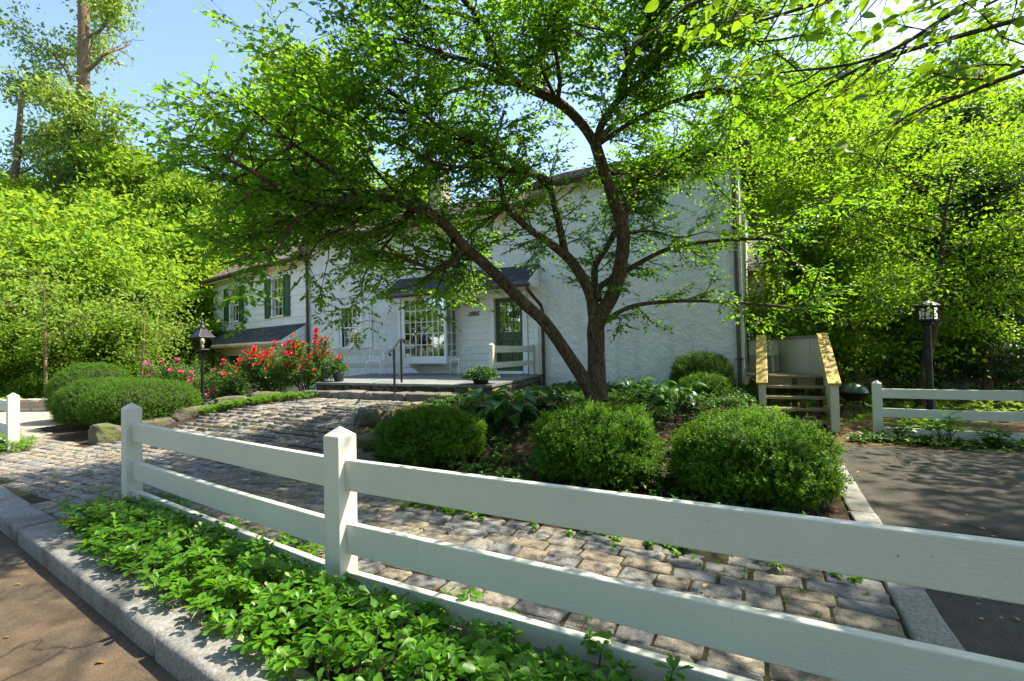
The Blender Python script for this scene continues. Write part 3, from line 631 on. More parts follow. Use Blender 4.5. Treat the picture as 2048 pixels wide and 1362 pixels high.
BX0, BX1, BY, BZ0, BG, BZ1 = -3.34, -1.78, -.60, 1.19, 1.40, 3.06
b = MB(); b.box(BX0, BX1, BY, BY+.05, BZ0, BG).box(BX0, BX1, BY, BY+.05, BZ1, 3.17)
for x in (BX0, BX1-.07): b.box(x, x+.07, BY+.001, BY+.07, BG, BZ1)
for x in (BX0, BX1-.05):
    b.box(x, x+.05, BY+.051, -.001, BZ0, BG).box(x, x+.05, BY+.051, -.001, BZ1, 3.17).box(x, x+.05, -.07, -.001, BG, BZ1)
b.box(BX0+.05, BX1-.05, BY+.051, -.002, BZ0, BZ0+.04)
for i in range(1, 7): x = BX0+.07+(BX1-BX0-.14)*i/7; b.box(x-.010, x+.010, BY+.008, BY+.042, BG, BZ1)
for j in range(1, 5):
    z = BG + (BZ1-BG)*j/5; b.box(BX0+.07, BX1-.07, BY+.010, BY+.040, z-.010, z+.010)
    for x in (BX0+.008, BX1-.042): b.box(x, x+.034, BY+.07, -.07, z-.010, z+.010)
for x in (BX0+.006, BX1-.044): b.box(x, x+.038, (BY-.0)/2-.01, (BY-.0)/2+.01, BG, BZ1)
bay = b.build('bay_window', TRIM, house, bevel=.003)
for i in range(7):
    for j in range(5):
        w_, h_ = (BX1-BX0-.14)/7, (BZ1-BG)/5; x, z = BX0+.07+w_*i, BG+h_*j; MB().box(x+.005, x+w_-.005, BY+.022, BY+.027, z+.005, z+h_-.005).build('pane', GLASS, bay)
for x in (BX0+.023, BX1-.027):
    for a, c in ((BY+.072, BY/2-.012), (BY/2+.012, -.072)):
        for j in range(5):
            h_ = (BZ1-BG)/5; MB().box(x, x+.005, a, c, BG+h_*j+.005, BG+h_*(j+1)-.005).build('pane', GLASS, bay)
for x in (-3.2, -1.97): MB().profile_x([(-.50,1.188),(-.50,1.13),(-.40,1.06),(-.22,1.02),(-.10,.93),(-.036,.93),(-.036,1.188)], x, x+.07).build('bracket', TRIM, bay)
q = [(-3.95,-.82,3.24),(.93,-.82,3.24),(.93,-.045,3.80),(-3.95,-.045,3.80)]
er = slab(q, .09, 'entry_roof', TRIM, house); shingles(er, *q, 8, .23, SLATE, single=True, thick=.014, seed=6)
MB().box(-3.90, .88, -.70, -.01, 3.17, 3.20).build('entry_soffit', TRIM, house)
for x0 in (-3.90, .84): MB().profile_x([(-.70,3.201),(-.012,3.201),(-.012,3.68)], x0, x0+.04).build('entry_gable', TRIM, house)
gutter(-4.02, .98, -.80, 3.22)
# basement vent, meter boxes
v = MB().box(2.66, 3.36, -.055, -.046, .33, .36).box(2.66, 3.36, -.055, -.046, .52, .55).box(2.65, 2.68, -.055, -.046, .33, .55).box(3.34, 3.37, -.055, -.046, .33, .55)
for k in range(4): v.box(2.68, 3.34, .0, .03, .375+k*.037, .39+k*.037)
v.build('basement_vent', DARKWOOD, house)
MB().box(5.12, 5.34, -.17, -.047, .62, .98).box(5.16, 5.30, -.19, -.171, .68, .92).tube([(5.23,-.10,.98),(5.23,-.10,1.3),(5.23,-.06,1.34)], .02, 8).build('meter_box', CONDUIT, house, bevel=.008)
MB().box(5.37, 5.52, -.15, -.047, .58, .86).build('meter_box', CONDUIT, house, bevel=.008)
# rear lean-to seen past the right corner
MB().box(5.76, 6.2, 4.6, 9.0, -.2, 3.75).build('lean_to_wall', STUCCO, house)
q = [(5.76,4.25,3.72),(6.45,4.25,3.72),(6.45,6.8,5.2),(5.76,6.8,5.2)]; r5 = slab(q, .12, 'lean_to_roof', GUTTER, house); shingles(r5, *q, 12, .3, SLATE, seed=9)
# house number, one mesh per figure
for i, ch in enumerate('2885'):
    cu = bpy.data.curves.new('digit', 'FONT'); cu.body = ch; cu.size = .185; cu.shear = .35; cu.extrude = .006; cu.align_x = 'CENTER'
    tmp = bpy.data.objects.new('digit_curve', cu); COL.objects.link(tmp); me = bpy.data.meshes.new_from_object(tmp); bpy.data.objects.remove(tmp); bpy.data.curves.remove(cu); me.materials.clear()
    o = link('digit', me, BLACKM, house, loc=(-1.36 + i*.098, -.045, 2.53)); o.rotation_euler = (PI/2, 0, 0)

# the wing
def W(mb, name, mat, **kw): return mb.build(name, mat, house, loc=WL, rotz=WR, **kw)
WW = [(-6.53, -5.63, 3.04, 4.46), (-2.70, -1.80, 3.04, 4.46)]
W(wall_holes(-8.2, -.02, 2.60, 4.97, 0, .25, WW), 'wing_wall', SIDING)
W(wall_holes(-8.2, -.02, -.6, 2.599, .02, .25, [(-7.0, -5.75, -.3, 1.56)]), 'wing_base_wall', WARMBOUNCE)
W(MB().box(-8.2, -7.95, .251, 6, -.6, 4.97).box(-8.2, 0, 6.0, 6.25, -.6, 4.97), 'wing_wall', SIDING)
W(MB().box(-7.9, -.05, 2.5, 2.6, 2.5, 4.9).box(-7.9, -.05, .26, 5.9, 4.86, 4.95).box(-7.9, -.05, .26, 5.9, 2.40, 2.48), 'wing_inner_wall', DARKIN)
W(MB().box(-7.06, -7.0, -.02, .2, -.5, 1.62).box(-5.75, -5.69, -.02, .2, -.5, 1.62).box(-7.0, -5.75, -.018, .2, 1.56, 1.62), 'doorway_frame', TRIM)
W(MB().box(-7.0, -5.75, .15, .2, -.5, 1.55), 'side_door', SHUT_G)
ws = W(MB().box(-8.19, -.03, -.006, -.002, 4.80, 4.95), 'siding', SIDING)
clapboards(ws, -8.18, -.14, 2.66, 4.80, 0, .265, [(a-.1, b+.1, c-.07, d+.1) for a, b, c, d in WW], SIDING)
W(MB().box(-.138, -.03, -.05, -.001, 2.6, 4.8), 'corner_board', TRIM); W(MB().box(-8.24, -8.182, -.05, -.001, 2.6, 4.8), 'corner_board', TRIM)
for a, b, c, d_ in WW:
    window(house, a, b, c, d_, 0, 3, 2, loc=WL, rotz=WR)
    shutter(house, a-.52, a-.085, c-.06, d_+.06, -.034, SHUT_G, loc=WL, rotz=WR); shutter(house, b+.085, b+.52, c-.06, d_+.06, -.034, SHUT_G, loc=WL, rotz=WR)
q = [(-8.6,-.42,4.98),(-.02,-.42,4.98),(-.02,3.0,7.2),(-8.6,3.0,7.2)]
wr_ = slab(q, .14, 'wing_roof', GUTTER, house, loc=WL, rotz=WR); shingles(wr_, *q, 20, .3, ROOFB, seed=12)
slab([(-8.6,6.4,4.98),(-.02,6.4,4.98),(-.02,3.02,7.2),(-8.6,3.02,7.2)], .14, 'wing_roof', ROOFB, house, loc=WL, rotz=WR)
W(MB().profile_x([(.0,4.971),(6.2,4.971),(3.0,7.05)], -8.19, -7.95), 'wing_gable', SIDING)
W(MB().box(-4.9, -4.3, 1.6, 2.2, 5.6, 7.9), 'wing_chimney', FIELDL)
gutter(-8.75, -.03, -.41, 4.98, loc=WL, rotz=WR)
W(MB().box(-8.5, -.03, -.40, -.001, 4.81, 4.84), 'wing_soffit', WARMBOUNCE)
W(MB().tube([(-8.6,-.47,4.9),(-8.6,-.47,4.78),(-8.5,-.2,4.62),(-8.28,-.06,4.55),(-8.28,-.06,-.3)], .045, 10), 'wing_downspout', GUTTER, smooth=True)
q = [(-8.2,-1.05,2.02),(-.06,-1.05,2.02),(-.06,-.012,2.66),(-8.2,-.012,2.66)]
pr = slab(q, .09, 'pent_roof', TRIM, house, loc=WL, rotz=WR); shingles(pr, *q, 9, .3, SLATE, seed=14)
W(MB().profile_x([(-1.0,1.95),(-.002,1.95),(-.002,2.55)], -.055, -.02), 'pent_gable', TRIM)
W(MB().profile_x([(-.80,2.0),(-.06,2.0),(-.06,2.44)], -.018, -.004), 'pent_gable_panel', SIDING)
W(MB().box(-8.15, -.06, -.95, -.001, 1.90, 1.93), 'pent_soffit', WARMBOUNCE)
# ------------------------------------------------------------------ fences, railings, lamps, stairs, furniture
def post_mb(x, y, z0, h, w, ang, cap=True):
    m = MB(); c, s = math.cos(ang), math.sin(ang); R = lambda px, py: (x + px*c - py*s, y + px*s + py*c); a = w/2; b = a + .0
    q = [R(-a,-a), R(a,-a), R(a,a), R(-a,a)]
    m.prism(q, z0, z0 + h - w*.38) if not cap else None
    if cap:
        zt = z0 + h - w*.42; vs = [(p[0], p[1], z0) for p in q] + [(p[0], p[1], zt) for p in q] + [(x, y, z0 + h)]
        m.add(vs, [(0,3,2,1),(0,1,5,4),(1,2,6,5),(2,3,7,6),(3,0,4,7),(4,5,8),(5,6,8),(6,7,8),(7,4,8)])
    return m
def fence(name, label, posts, h, pw, rails, rt, z0=0, group=None, cat='fence'):
    """posts [(x,y)], rails [(bottom, top)]"""
    c = Vector((sum(p[0] for p in posts)/len(posts), sum(p[1] for p in posts)/len(posts), z0)); root = tag(empty(name, c), label, cat, group)
    r = random.Random(len(label)); L = lambda m: [tuple(Vector(v) - c) for v in m.v]
    for i, p in enumerate(posts):
        q = posts[min(i+1, len(posts)-1)]; o = posts[max(i-1, 0)]; a = math.atan2(q[1]-o[1], q[0]-o[0])
        m = post_mb(p[0], p[1], z0 - .3 if z0 < .5 else z0, h + (.3 if z0 < .5 else 0), pw, a + r.gauss(0,.01)); m.v = L(m); m.build('post', FENCE, root, bevel=.004)
    for p, q in zip(posts, posts[1:]):
        d = (Vector((*q, 0)) - Vector((*p, 0))); ln = d.length; d.normalize()
        for zb, zt in rails:
            a = Vector((*p, z0)) + d*(pw/2 - .03); b = Vector((*q, z0)) - d*(pw/2 - .03); n = 10; m = MB(); sde = Vector((-d.y, d.x, 0)); sag = r.uniform(.002, .008)
            pts = []
            for i in range(n+1):
                t = i/n; cc = a.lerp(b, t) + Vector((0,0,-sag*math.sin(PI*t))) + sde*.004*math.sin(t*5 + zb*9)
                pts += [cc - sde*rt/2 + Vector((0,0,zb)), cc + sde*rt/2 + Vector((0,0,zb)), cc + sde*rt/2 + Vector((0,0,zt)), cc - sde*rt/2 + Vector((0,0,zt))]
            fs = [(i*4+k, i*4+(k+1) % 4, i*4+4+(k+1) % 4, i*4+4+k) for i in range(n) for k in range(4)] + [(3,2,1,0), (n*4, n*4+1, n*4+2, n*4+3)]
            m.add([p_ - c for p_ in pts], fs); m.build('rail', FENCE, root, bevel=.007)
    return root
FR = [(-.06, .125), (.235, .425), (.635, .83)]
fence('rail_fence', 'white three-rail fence crossing the foreground in front of the block path', [(.16, fence_y(.16)), (3.73, fence_y(3.73)), (7.30, -9.57)], 1.04, .145, FR, .05)
fence('rail_fence', 'white fence end post and rails at the far left edge by the drive', [(-12.3, fence_y(-12.3)), (-8.75, fence_y(-8.75)), (-5.18, fence_y(-5.18))], .98, .145, FR, .05)
fence('rail_fence', 'white three-rail fence behind the black lamp post on the right', [(7.75, -2.1), (9.55, -2.13), (11.4, -2.2), (13.2, -2.3)], .9, .12, [(.0, .15), (.31, .455), (.615, .765)], .04)
fence('terrace_railing', 'two-rail white railing behind the wire chair on the left of the terrace', [(-4.76, -1.72), (-3.16, -.93)], .90, .10, [(.24, .38), (.62, .78)], .04, .87, cat='railing')
fence('terrace_railing', 'two-rail white railing in front of the green door', [(.76, -2.43), (.66, -.13)], .82, .10, [(.25, .38), (.60, .76)], .04, .87, cat='railing')

hr = tag(empty('handrail', (-.6, -4, .7)), 'dark metal handrail at the terrace steps', 'handrail'); HO = Vector((-.6, -4, .7))
def hb(m, n): m.v = [tuple(Vector(v) - HO) for v in m.v]; return m.build(n, BLACKM, hr, True, angle=40)
hb(MB().tube([(-.41,-4.30,.70),(-.41,-4.30,1.60)], .024, 8), 'post'); hb(MB().tube([(-.82,-3.61,.86),(-.82,-3.61,1.78)], .024, 8), 'post')
hb(MB().tube([(-.33,-4.50,1.47),(-.30,-4.55,1.50),(-.33,-4.50,1.54),(-.41,-4.30,1.61),(-.72,-3.78,1.78),(-.78,-3.66,1.80),(-.92,-3.40,1.80),(-.96,-3.34,1.78),(-.93,-3.38,1.74)], .026, 8), 'grip')

# ---- left lamp: tapered glass lantern
def tapered_lamp(loc, label):
    root = tag(empty('lamp_post', loc), label, 'lamp')
    MB().lathe([(.09,0),(.09,.05),(.045,.12),(.040,.3),(.036,1.5),(.055,1.52),(.04,1.56),(.04,1.58)], 14).build('pole', BLACKM, root, True, angle=35)
    MB().tube([(.0,0,1.42),(.22,0,1.42)], .012, 6).build('ladder_bar', BLACKM, root)
    b0, b1, b2, z0, z1, z2 = .10, .185, .06, 1.60, 1.90, 2.10; f = MB(); r = .016
    cs = lambda b, z: [(b,b,z),(-b,b,z),(-b,-b,z),(b,-b,z)]
    A, B, C = cs(b0, z0), cs(b1, z1), cs(b2, z2)
    for i in range(4):
        j = (i+1) % 4
        for p, q, rr_ in ((A[i],A[j],r*1.3),(B[i],B[j],r*1.6),(C[i],C[j],r),(A[i],B[i],r),(B[i],C[i],r*.8)): f.tube([p, q], rr_, 6)
    f.prism([(p[0], p[1]) for p in A], z0-.03, z0-.005)
    cage = f.build('lantern_cage', BLACKM, root)
    MB().lathe([(.08,2.10),(.085,2.12),(.07,2.15),(.05,2.18),(.035,2.22),(.05,2.24),(.03,2.27),(.016,2.29),(.028,2.315),(.012,2.34),(.0,2.37)], 12).build('finial', BLACKM, root, True, angle=40)
    for i in range(4):
        j = (i+1) % 4
        for P, Q in ((A, B), (B, C)):
            m = MB(); ins = .012; q = [Vector(P[i]), Vector(P[j]), Vector(Q[j]), Vector(Q[i])]; n = (q[1]-q[0]).cross(q[3]-q[0]).normalized(); ce = sum(q, Vector())/4
            q = [ce + (v-ce)*.955 for v in q]; m.hexa(q, [v + n*.004 for v in q]); m.build('pane', LGLASS, cage)
    MB().lathe([(.0,1.63),(.03,1.63),(.03,1.70),(.018,1.71),(.05,1.78),(.055,1.82),(.03,1.87),(0,1.88)], 12).build('bulb', M('frosted bulb', (.8,.78,.7), None, 5, .3, 0), root, True, angle=40)
    return root
lx_, ly_ = -5.9, -4.9
tapered_lamp((lx_, ly_, gz(lx_, ly_)), 'black lamp post with tapered glass lantern by the roses'); 
def carriage_lamp(loc, label):
    root = tag(empty('lamp_post', loc), label, 'lamp')
    MB().lathe([(.11,0),(.11,.06),(.065,.1),(.055,.3),(.047,1.80),(.085,1.82),(.085,1.85),(.07,1.86)], 16).build('pole', BLACKM, root, True, angle=35)
    f = MB().lathe([(.10,1.86),(.165,1.875),(.165,1.90),(.15,1.905)], 8, rot=PI/8).lathe([(.15,2.10),(.165,2.105),(.165,2.13),(.20,2.13)], 8, rot=PI/8)
    for k in range(8):
        a = PI/8 + k*PI/4; f.tube([(.15*math.cos(a), .15*math.sin(a), 1.9), (.15*math.cos(a), .15*math.sin(a), 2.12)], .010, 6)
    for k in range(8):
        a = PI/8 + k*PI/4; b = a + PI/4
        f.tube([(.152*math.cos(a), .152*math.sin(a), 1.945), (.152*math.cos(b), .152*math.sin(b), 1.945)], .006, 5)
    cage = f.build('lantern_cage', BLACKM, root)
    MB().lathe([(.20,2.128),(.205,2.145),(.16,2.18),(.10,2.215),(.06,2.24),(.05,2.27),(.03,2.28),(.02,2.31),(.0,2.33)], 20).build('lantern_cap', BLACKM, root, True, angle=35)
    for k in range(8):
        a = PI/8 + k*PI/4; b = a + PI/4; p = [Vector((.143*math.cos(t), .143*math.sin(t), 0)) for t in (a + .05, b - .05)]
        n = (p[0]+p[1]).normalized()*.004; m = MB().hexa([p[0]+Vector((0,0,1.905)), p[1]+Vector((0,0,1.905)), p[1]+n+Vector((0,0,1.905)), p[0]+n+Vector((0,0,1.905))], [p[0]+Vector((0,0,2.10)), p[1]+Vector((0,0,2.10)), p[1]+n+Vector((0,0,2.10)), p[0]+n+Vector((0,0,2.10))]); m.build('pane', LGLASS, cage)
    MB().lathe([(0,1.88),(.025,1.88),(.025,1.95),(.045,1.99),(.04,2.03),(0,2.06)], 10).build('bulb', bpy.data.materials['frosted bulb'], root, True, angle=40)
carriage_lamp((8.76, -.62, 0), 'stout black lamp post with round capped lantern at the right fence')

# ---- wall lantern
wl_ = tag(empty('wall_lantern', (-1.27, -.04, 2.95)), 'black scroll wall lantern above the house number', 'lantern')
MB().lathe([(.0,0),(.06,.005),(.06,.02),(.03,.03),(0,.032)], 12).build('back_plate', BLACKM, wl_).rotation_euler = (PI/2, 0, 0)
m = MB().tube([(0,-.02,.05),(0,-.08,.12),(0,-.16,.15),(0,-.2,.10)], .010, 6)
for s in (-1, 1): m.tube([(.0,-.05,.02),(s*.08,-.08,.07),(s*.13,-.08,-.02),(s*.18,-.08,-.10),(s*.23,-.08,-.09),(s*.235,-.08,-.05),(s*.21,-.08,-.045)], .010, 6)
m.build('scroll_bracket', BLACKM, wl_, True)
m = MB()
for k in range(6):
    a = k*PI/3; b = a + PI/3; P = lambda r_, z_, t: (r_*math.cos(t), -.2 + r_*math.sin(t), z_)
    m.tube([P(.055,-.15,a), P(.085,.06,a)], .007, 5).tube([P(.055,-.15,a), P(.055,-.15,b)], .007, 5).tube([P(.085,.06,a), P(.085,.06,b)], .009, 5)
m.lathe([(.105,.06),(.09,.08),(.05,.12),(.02,.14),(.015,.17),(0,.18)], 6, (0,-.2,0)); cg = m.build('lantern_cage', BLACKM, wl_)
for k in range(6):
    a = k*PI/3 + .06; b = a + PI/3 - .12; q = [Vector(P(.053,-.145,a)), Vector(P(.053,-.145,b)), Vector(P(.081,.055,b)), Vector(P(.081,.055,a))]; n = Vector((math.cos(a+.5), math.sin(a+.5), 0))*.003
    MB().hexa(q, [v + n for v in q]).build('pane', LGLASS, cg)

# ---- timber stair to the side landing
sr = tag(empty('side_stair', (6.6, -1, 0)), 'timber stair with cream side panels and ochre cap rails at the house corner', 'stairs'); SO = Vector((6.6, -1, 0))
def sb(m, n, mat, **kw): m.v = [tuple(Vector(v) - SO) for v in m.v]; return m.build(n, mat, sr, **kw)
for i in range(4): sb(MB().box(6.12, 7.16 + (.09 if i == 0 else 0), -2.02 + .3*i, -1.70 + .3*i, .135 + .178*i, .18 + .178*i), 'tread', TREAD, bevel=.006)
sb(MB().box(6.16, 7.11, -.52, -.485, .72, .845), 'riser', TREAD); sb(MB().box(6.16, 7.11, -.79, -.76, .70, .845), 'riser', TREAD)
LND = [(6.1,-.82),(7.14,-.82),(7.14,-.5),(6.46,1.0),(5.80,1.0),(5.80,-.3)]
sb(MB().prism(LND, .85, .893), 'landing', TREAD, bevel=.006)
for x in (6.2, 6.62, 7.06): sb(MB().add(*(lambda p: ([(x-.02,y,z) for y,z in p] + [(x+.02,y,z) for y,z in p], [(0,1,2,3),(7,6,5,4),(0,4,5,1),(1,5,6,2),(2,6,7,3),(3,7,4,0)]))([(-1.95,.02),(-1.70,.02),(-.5,.70),(-.5,.84)])), 'stringer', DARKWOOD)
for x, y in ((6.66,-.75),(7.05,-.75),(6.2,.8),(6.75,-1.55)): sb(MB().box(x-.045, x+.045, y-.045, y+.045, -.1, .85 if y > -1 else .48), 'support_post', DARKWOOD)
for x, xo in ((6.10, 0), (7.17, 0)):
    f0 = -2.12 if x > 7 else -1.80; zt = .86 if x > 7 else .84
    sb(MB().add([(x-.035,f0,.12),(x-.035,f0,zt),(x-.035,-.5,1.645),(x-.035,-.5,.72),(x+.035,f0,.12),(x+.035,f0,zt),(x+.035,-.5,1.645),(x+.035,-.5,.72)], [(0,1,2,3),(7,6,5,4),(0,4,5,1),(1,5,6,2),(2,6,7,3),(3,7,4,0)]), 'side_panel', CREAM, bevel=.004)
    sb(MB().box(x-.06, x+.06, f0-.05, f0+.06, .05 if x > 7 else .1, zt-.012), 'newel', CREAM, bevel=.005)
    a, b = Vector((x, f0-.10, zt-.03)), Vector((x, -.46, 1.70)); sb(MB().beam(a, b, .19, .045), 'cap_rail', OCHRE, bevel=.006)
def wallseg(a, b, z0, z1, t, n, mat, nm):
    d = (Vector(b)-Vector(a)).normalized(); s_ = Vector((-d.y, d.x))*t/2; a, b = Vector(a), Vector(b); sb(MB().prism([a-s_, b-s_, b+s_, a+s_], z0, z1), nm, mat, bevel=.004)
    for k in range(n): p = a.lerp(b, (k+.5)/n); dd = d*.05; o_ = s_*1.5; sb(MB().prism([p-dd-o_, p+dd-o_, p+dd+o_, p-dd+o_], z0+.002, z1-.04), 'batten', mat)
wallseg((7.15,-.46),(6.47,1.0), .894, 1.63, .05, 2, CREAM, 'side_panel'); wallseg((6.44,1.03),(5.82,1.03), .894, 1.62, .05, 1, CREAM, 'side_panel')
sb(MB().beam((7.17,-.50,1.66),(6.46,1.03,1.66), .14, .04), 'cap_rail', TREAD); sb(MB().beam((6.48,1.03,1.643),(5.80,1.03,1.643), .14, .03), 'cap_rail', TREAD)
sb(MB().box(5.83, 6.42, .68, .99, 1.28, 1.32), 'bench_seat', CREAM); sb(MB().box(6.28, 6.34, .72, .98, .894, 1.279), 'bench_leg', CREAM)

# ---- wire chairs
def wire_chair(loc, rz, label):
    root = tag(empty('wire_chair', loc, rz), label, 'chair', 'white wire chairs on the terrace'); r = .011
    m = MB()
    for i in range(13):
        x = -.20 + i*.4/12; hw = .21*math.sqrt(max(0, 1 - (abs(x)/.24)**3)); m.tube([(x,-hw,.44),(x,hw,.44)], .004, 4)
    m.tube([(.22*math.cos(a), .22*math.sin(a), .44) for a in np.linspace(0, 2*PI, 25)], r, 6); m.build('seat', WIRE, root)
    for sx in (-1, 1):
        for sy in (-1, 1): MB().tube([(sx*.17, sy*.17, .44), (sx*.20, sy*.19, .30), (sx*.18, sy*.18, .12), (sx*.22, sy*.21, .0)], r, 6).build('leg', WIRE, root, True)
    m = MB().tube([(-.18,.14,.44),(-.20,.22,.62),(-.20,.26,.82),(-.15,.27,.90),(-.07,.27,.92),(0,.27,.89),(.07,.27,.92),(.15,.27,.90),(.20,.26,.82),(.20,.22,.62),(.18,.14,.44)], r, 6)
    for s in (-1, 1):
        m.tube([(s*.02,.2,.46),(s*.03,.24,.62),(s*.10,.255,.74),(s*.09,.265,.83),(s*.03,.265,.82),(s*.035,.26,.75)], .006, 5).tube([(s*.10,.2,.46),(s*.13,.24,.64),(s*.18,.255,.76)], .006, 5)
    m.build('backrest', WIRE, root)
    for s in (-1, 1): MB().tube([(s*.20,.24,.68),(s*.26,.05,.67),(s*.27,-.12,.66),(s*.25,-.16,.62),(s*.22,-.12,.56),(s*.19,-.10,.44)], r, 6).build('arm', WIRE, root, True)
wire_chair((-3.45, -1.65, .872), .5, 'white wire chair in front of the left terrace railing'); wire_chair((-1.22, -.75, .872), -.35, 'white wire chair below the house number beside the bay window')

# ---- kettle grill, wires, snag
kg = tag(empty('kettle_grill', (7.75, .35, 0)), 'small dark green kettle grill behind the stair', 'grill')
MB().lathe([(.02,.30),(.15,.33),(.23,.40),(.27,.50)], 20).build('bowl', BLACKM, kg, True, angle=60); MB().lathe([(.275,.50),(.27,.53),(.22,.62),(.12,.68),(.0,.70)], 20).build('lid', GRILLG, kg, True, angle=60)
for k in range(3): a = k*2.1 + .4; MB().tube([(.16*math.cos(a), .16*math.sin(a), .36), (.26*math.cos(a), .26*math.sin(a), 0)], .012, 6).build('leg', BLACKM, kg)
MB().tube([(-.05,0,.69),(-.05,0,.74),(.05,0,.74),(.05,0,.69)], .01, 6).build('handle', BLACKM, kg)
for i, lab in enumerate(['uppermost of the three thin wires crossing the sky on the right', 'middle of the three thin wires crossing the sky on the right', 'lowest of the three thin wires crossing the sky on the right']):
    a, b = Vector((5.95, .25, 6.35 - .12*i)), Vector((9.6 + .1*i, -11.8, 5.9 - .18*i)); pts = []
    for k in range(25): t = k/24; p = a.lerp(b, t); p.z -= .55*4*t*(1-t)*.45; pts.append(p)
    tag(MB().tube(pts, .008, 5).build('overhead_wire', BLACKM), lab, 'wire', 'overhead wires')
m = MB(); pts = [(0,0,-.3),(.05,0,1.5),(.0,.1,3.5),(.1,.05,5.2),(.08,.0,6.2)]; m.tube(pts, [.85,.72,.66,.60,.50], 14)
for k in range(5): a = k*1.3; m.tube([(.08+.32*math.cos(a), .32*math.sin(a), 5.9), (.08+.34*math.cos(a), .34*math.sin(a), 6.25 + .12*(k % 3))], [.2,.02], 6)
sn = m.build('broken_trunk', BARK3, smooth=True, loc=(-21.9, -3.75, gz(-21.9,-3.75))); tag(sn, 'pale broken tree trunk at the far left edge', 'trunk')
# ------------------------------------------------------------------ vegetation
def spline(pts, per=4):
    """Catmull-Rom through (x,y,z,r) points"""
    P = np.array(pts, float); P = np.vstack([2*P[0]-P[1], P, 2*P[-1]-P[-2]]); out = []
    for i in range(1, len(P)-2):
        for t in np.arange(per)/per:
            a, b, c, d = P[i-1], P[i], P[i+1], P[i+2]
            out.append(.5*((2*b) + (c-a)*t + (2*a-5*b+4*c-d)*t*t + (-a+3*b-3*c+d)*t**3))
    out.append(P[-2]); o = np.array(out); o[:, 3] = np.maximum(o[:, 3], .004); return o
def tubes_np(tubes, n=5):
    """tubes: list of (m,4) arrays x,y,z,r"""
    Vs, Fs, off = [], [], 0; ang = np.arange(n)*2*PI/n; ca, sa = np.cos(ang), np.sin(ang); k = np.arange(n)
    for T in tubes:
        p, r = T[:, :3], T[:, 3]; m = len(p); d = unit(np.gradient(p, axis=0)); ref = np.where(np.abs(d[:, 2:3]) > .9, [[1., 0, 0]], [[0, 0, 1.]])
        ref = np.broadcast_to(ref[m//2], (m, 3)); s = unit(np.cross(d, ref)); u = np.cross(d, s)
        V = p[:, None] + (s[:, None]*ca[None, :, None] + u[:, None]*sa[None, :, None])*r[:, None, None]; Vs.append(V.reshape(-1, 3))
        i = np.arange(m-1)[:, None]*n; a = i + k; b = i + (k+1) % n; Fs.append(np.stack([a, b, b+n, a+n], -1).reshape(-1, 4) + off); off += m*n
    return np.vstack(Vs), np.vstack(Fs)
def rpath(R, p, d, L, r, nseg, wander, lift=0.0, tip=.25):
    """a wandering branch from p along d"""
    pts = [np.array([*p, r])]; d = unit(np.array(d, float)); p = np.array(p, float)
    for i in range(nseg):
        d = unit(d + R.normal(0, wander, 3) + np.array([0, 0, lift])); p = p + d*L/nseg; pts.append(np.array([*p, r*(1 - (1-tip)*(i+1)/nseg)]))
    return np.array(pts)
class Leaves:
    def __init__(s): s.P = []; s.D = []; s.N = []; s.L = []
    def add(s, P, D, N, L): s.P.append(np.atleast_2d(P)); s.D.append(np.atleast_2d(D)); s.N.append(np.atleast_2d(N)); s.L.append(np.atleast_1d(L))
    def mesh(s, name, mat, parent, shape='ovate', ratio=.6, droop=.12, **kw):
        P, D, N, L = np.vstack(s.P), np.vstack(s.D), np.vstack(s.N), np.concatenate(s.L); V, Fc = leaf_arrays(P, D, N, L, L*ratio, shape, droop)
        return np_mesh(name, V, Fc, mat, parent, **kw)
def twig_leaves(R, LV, path, step, L, flat=.75, both=True):
    """leaves set alternately along a twig, roughly in a level spray"""
    p = path[:, :3]; seg = np.linalg.norm(np.diff(p, axis=0), axis=1); tot = seg.sum(); n = max(2, int(tot/step)); t = (np.arange(n) + .6)/n*tot; cum = np.concatenate([[0], np.cumsum(seg)])
    q = np.stack([np.interp(t, cum, p[:, k]) for k in range(3)], 1); d = unit(p[-1] - p[0]); sd_ = unit(np.cross(d, [0, 0, 1]) + 1e-6)
    sg = np.where(np.arange(n) % 2 == 0, 1, -1)[:, None]; D = d*R.uniform(.3, .9, (n, 1)) + sd_*sg*R.uniform(.5, 1.1, (n, 1)) + R.normal(0, .28, (n, 3)) - np.array([0, 0, .18]); D[-1] = d
    N = np.array([0, 0, 1.0])*flat + R.normal(0, .42, (n, 3)); LV.add(q, D, N, L*R.uniform(.65, 1.15, n))

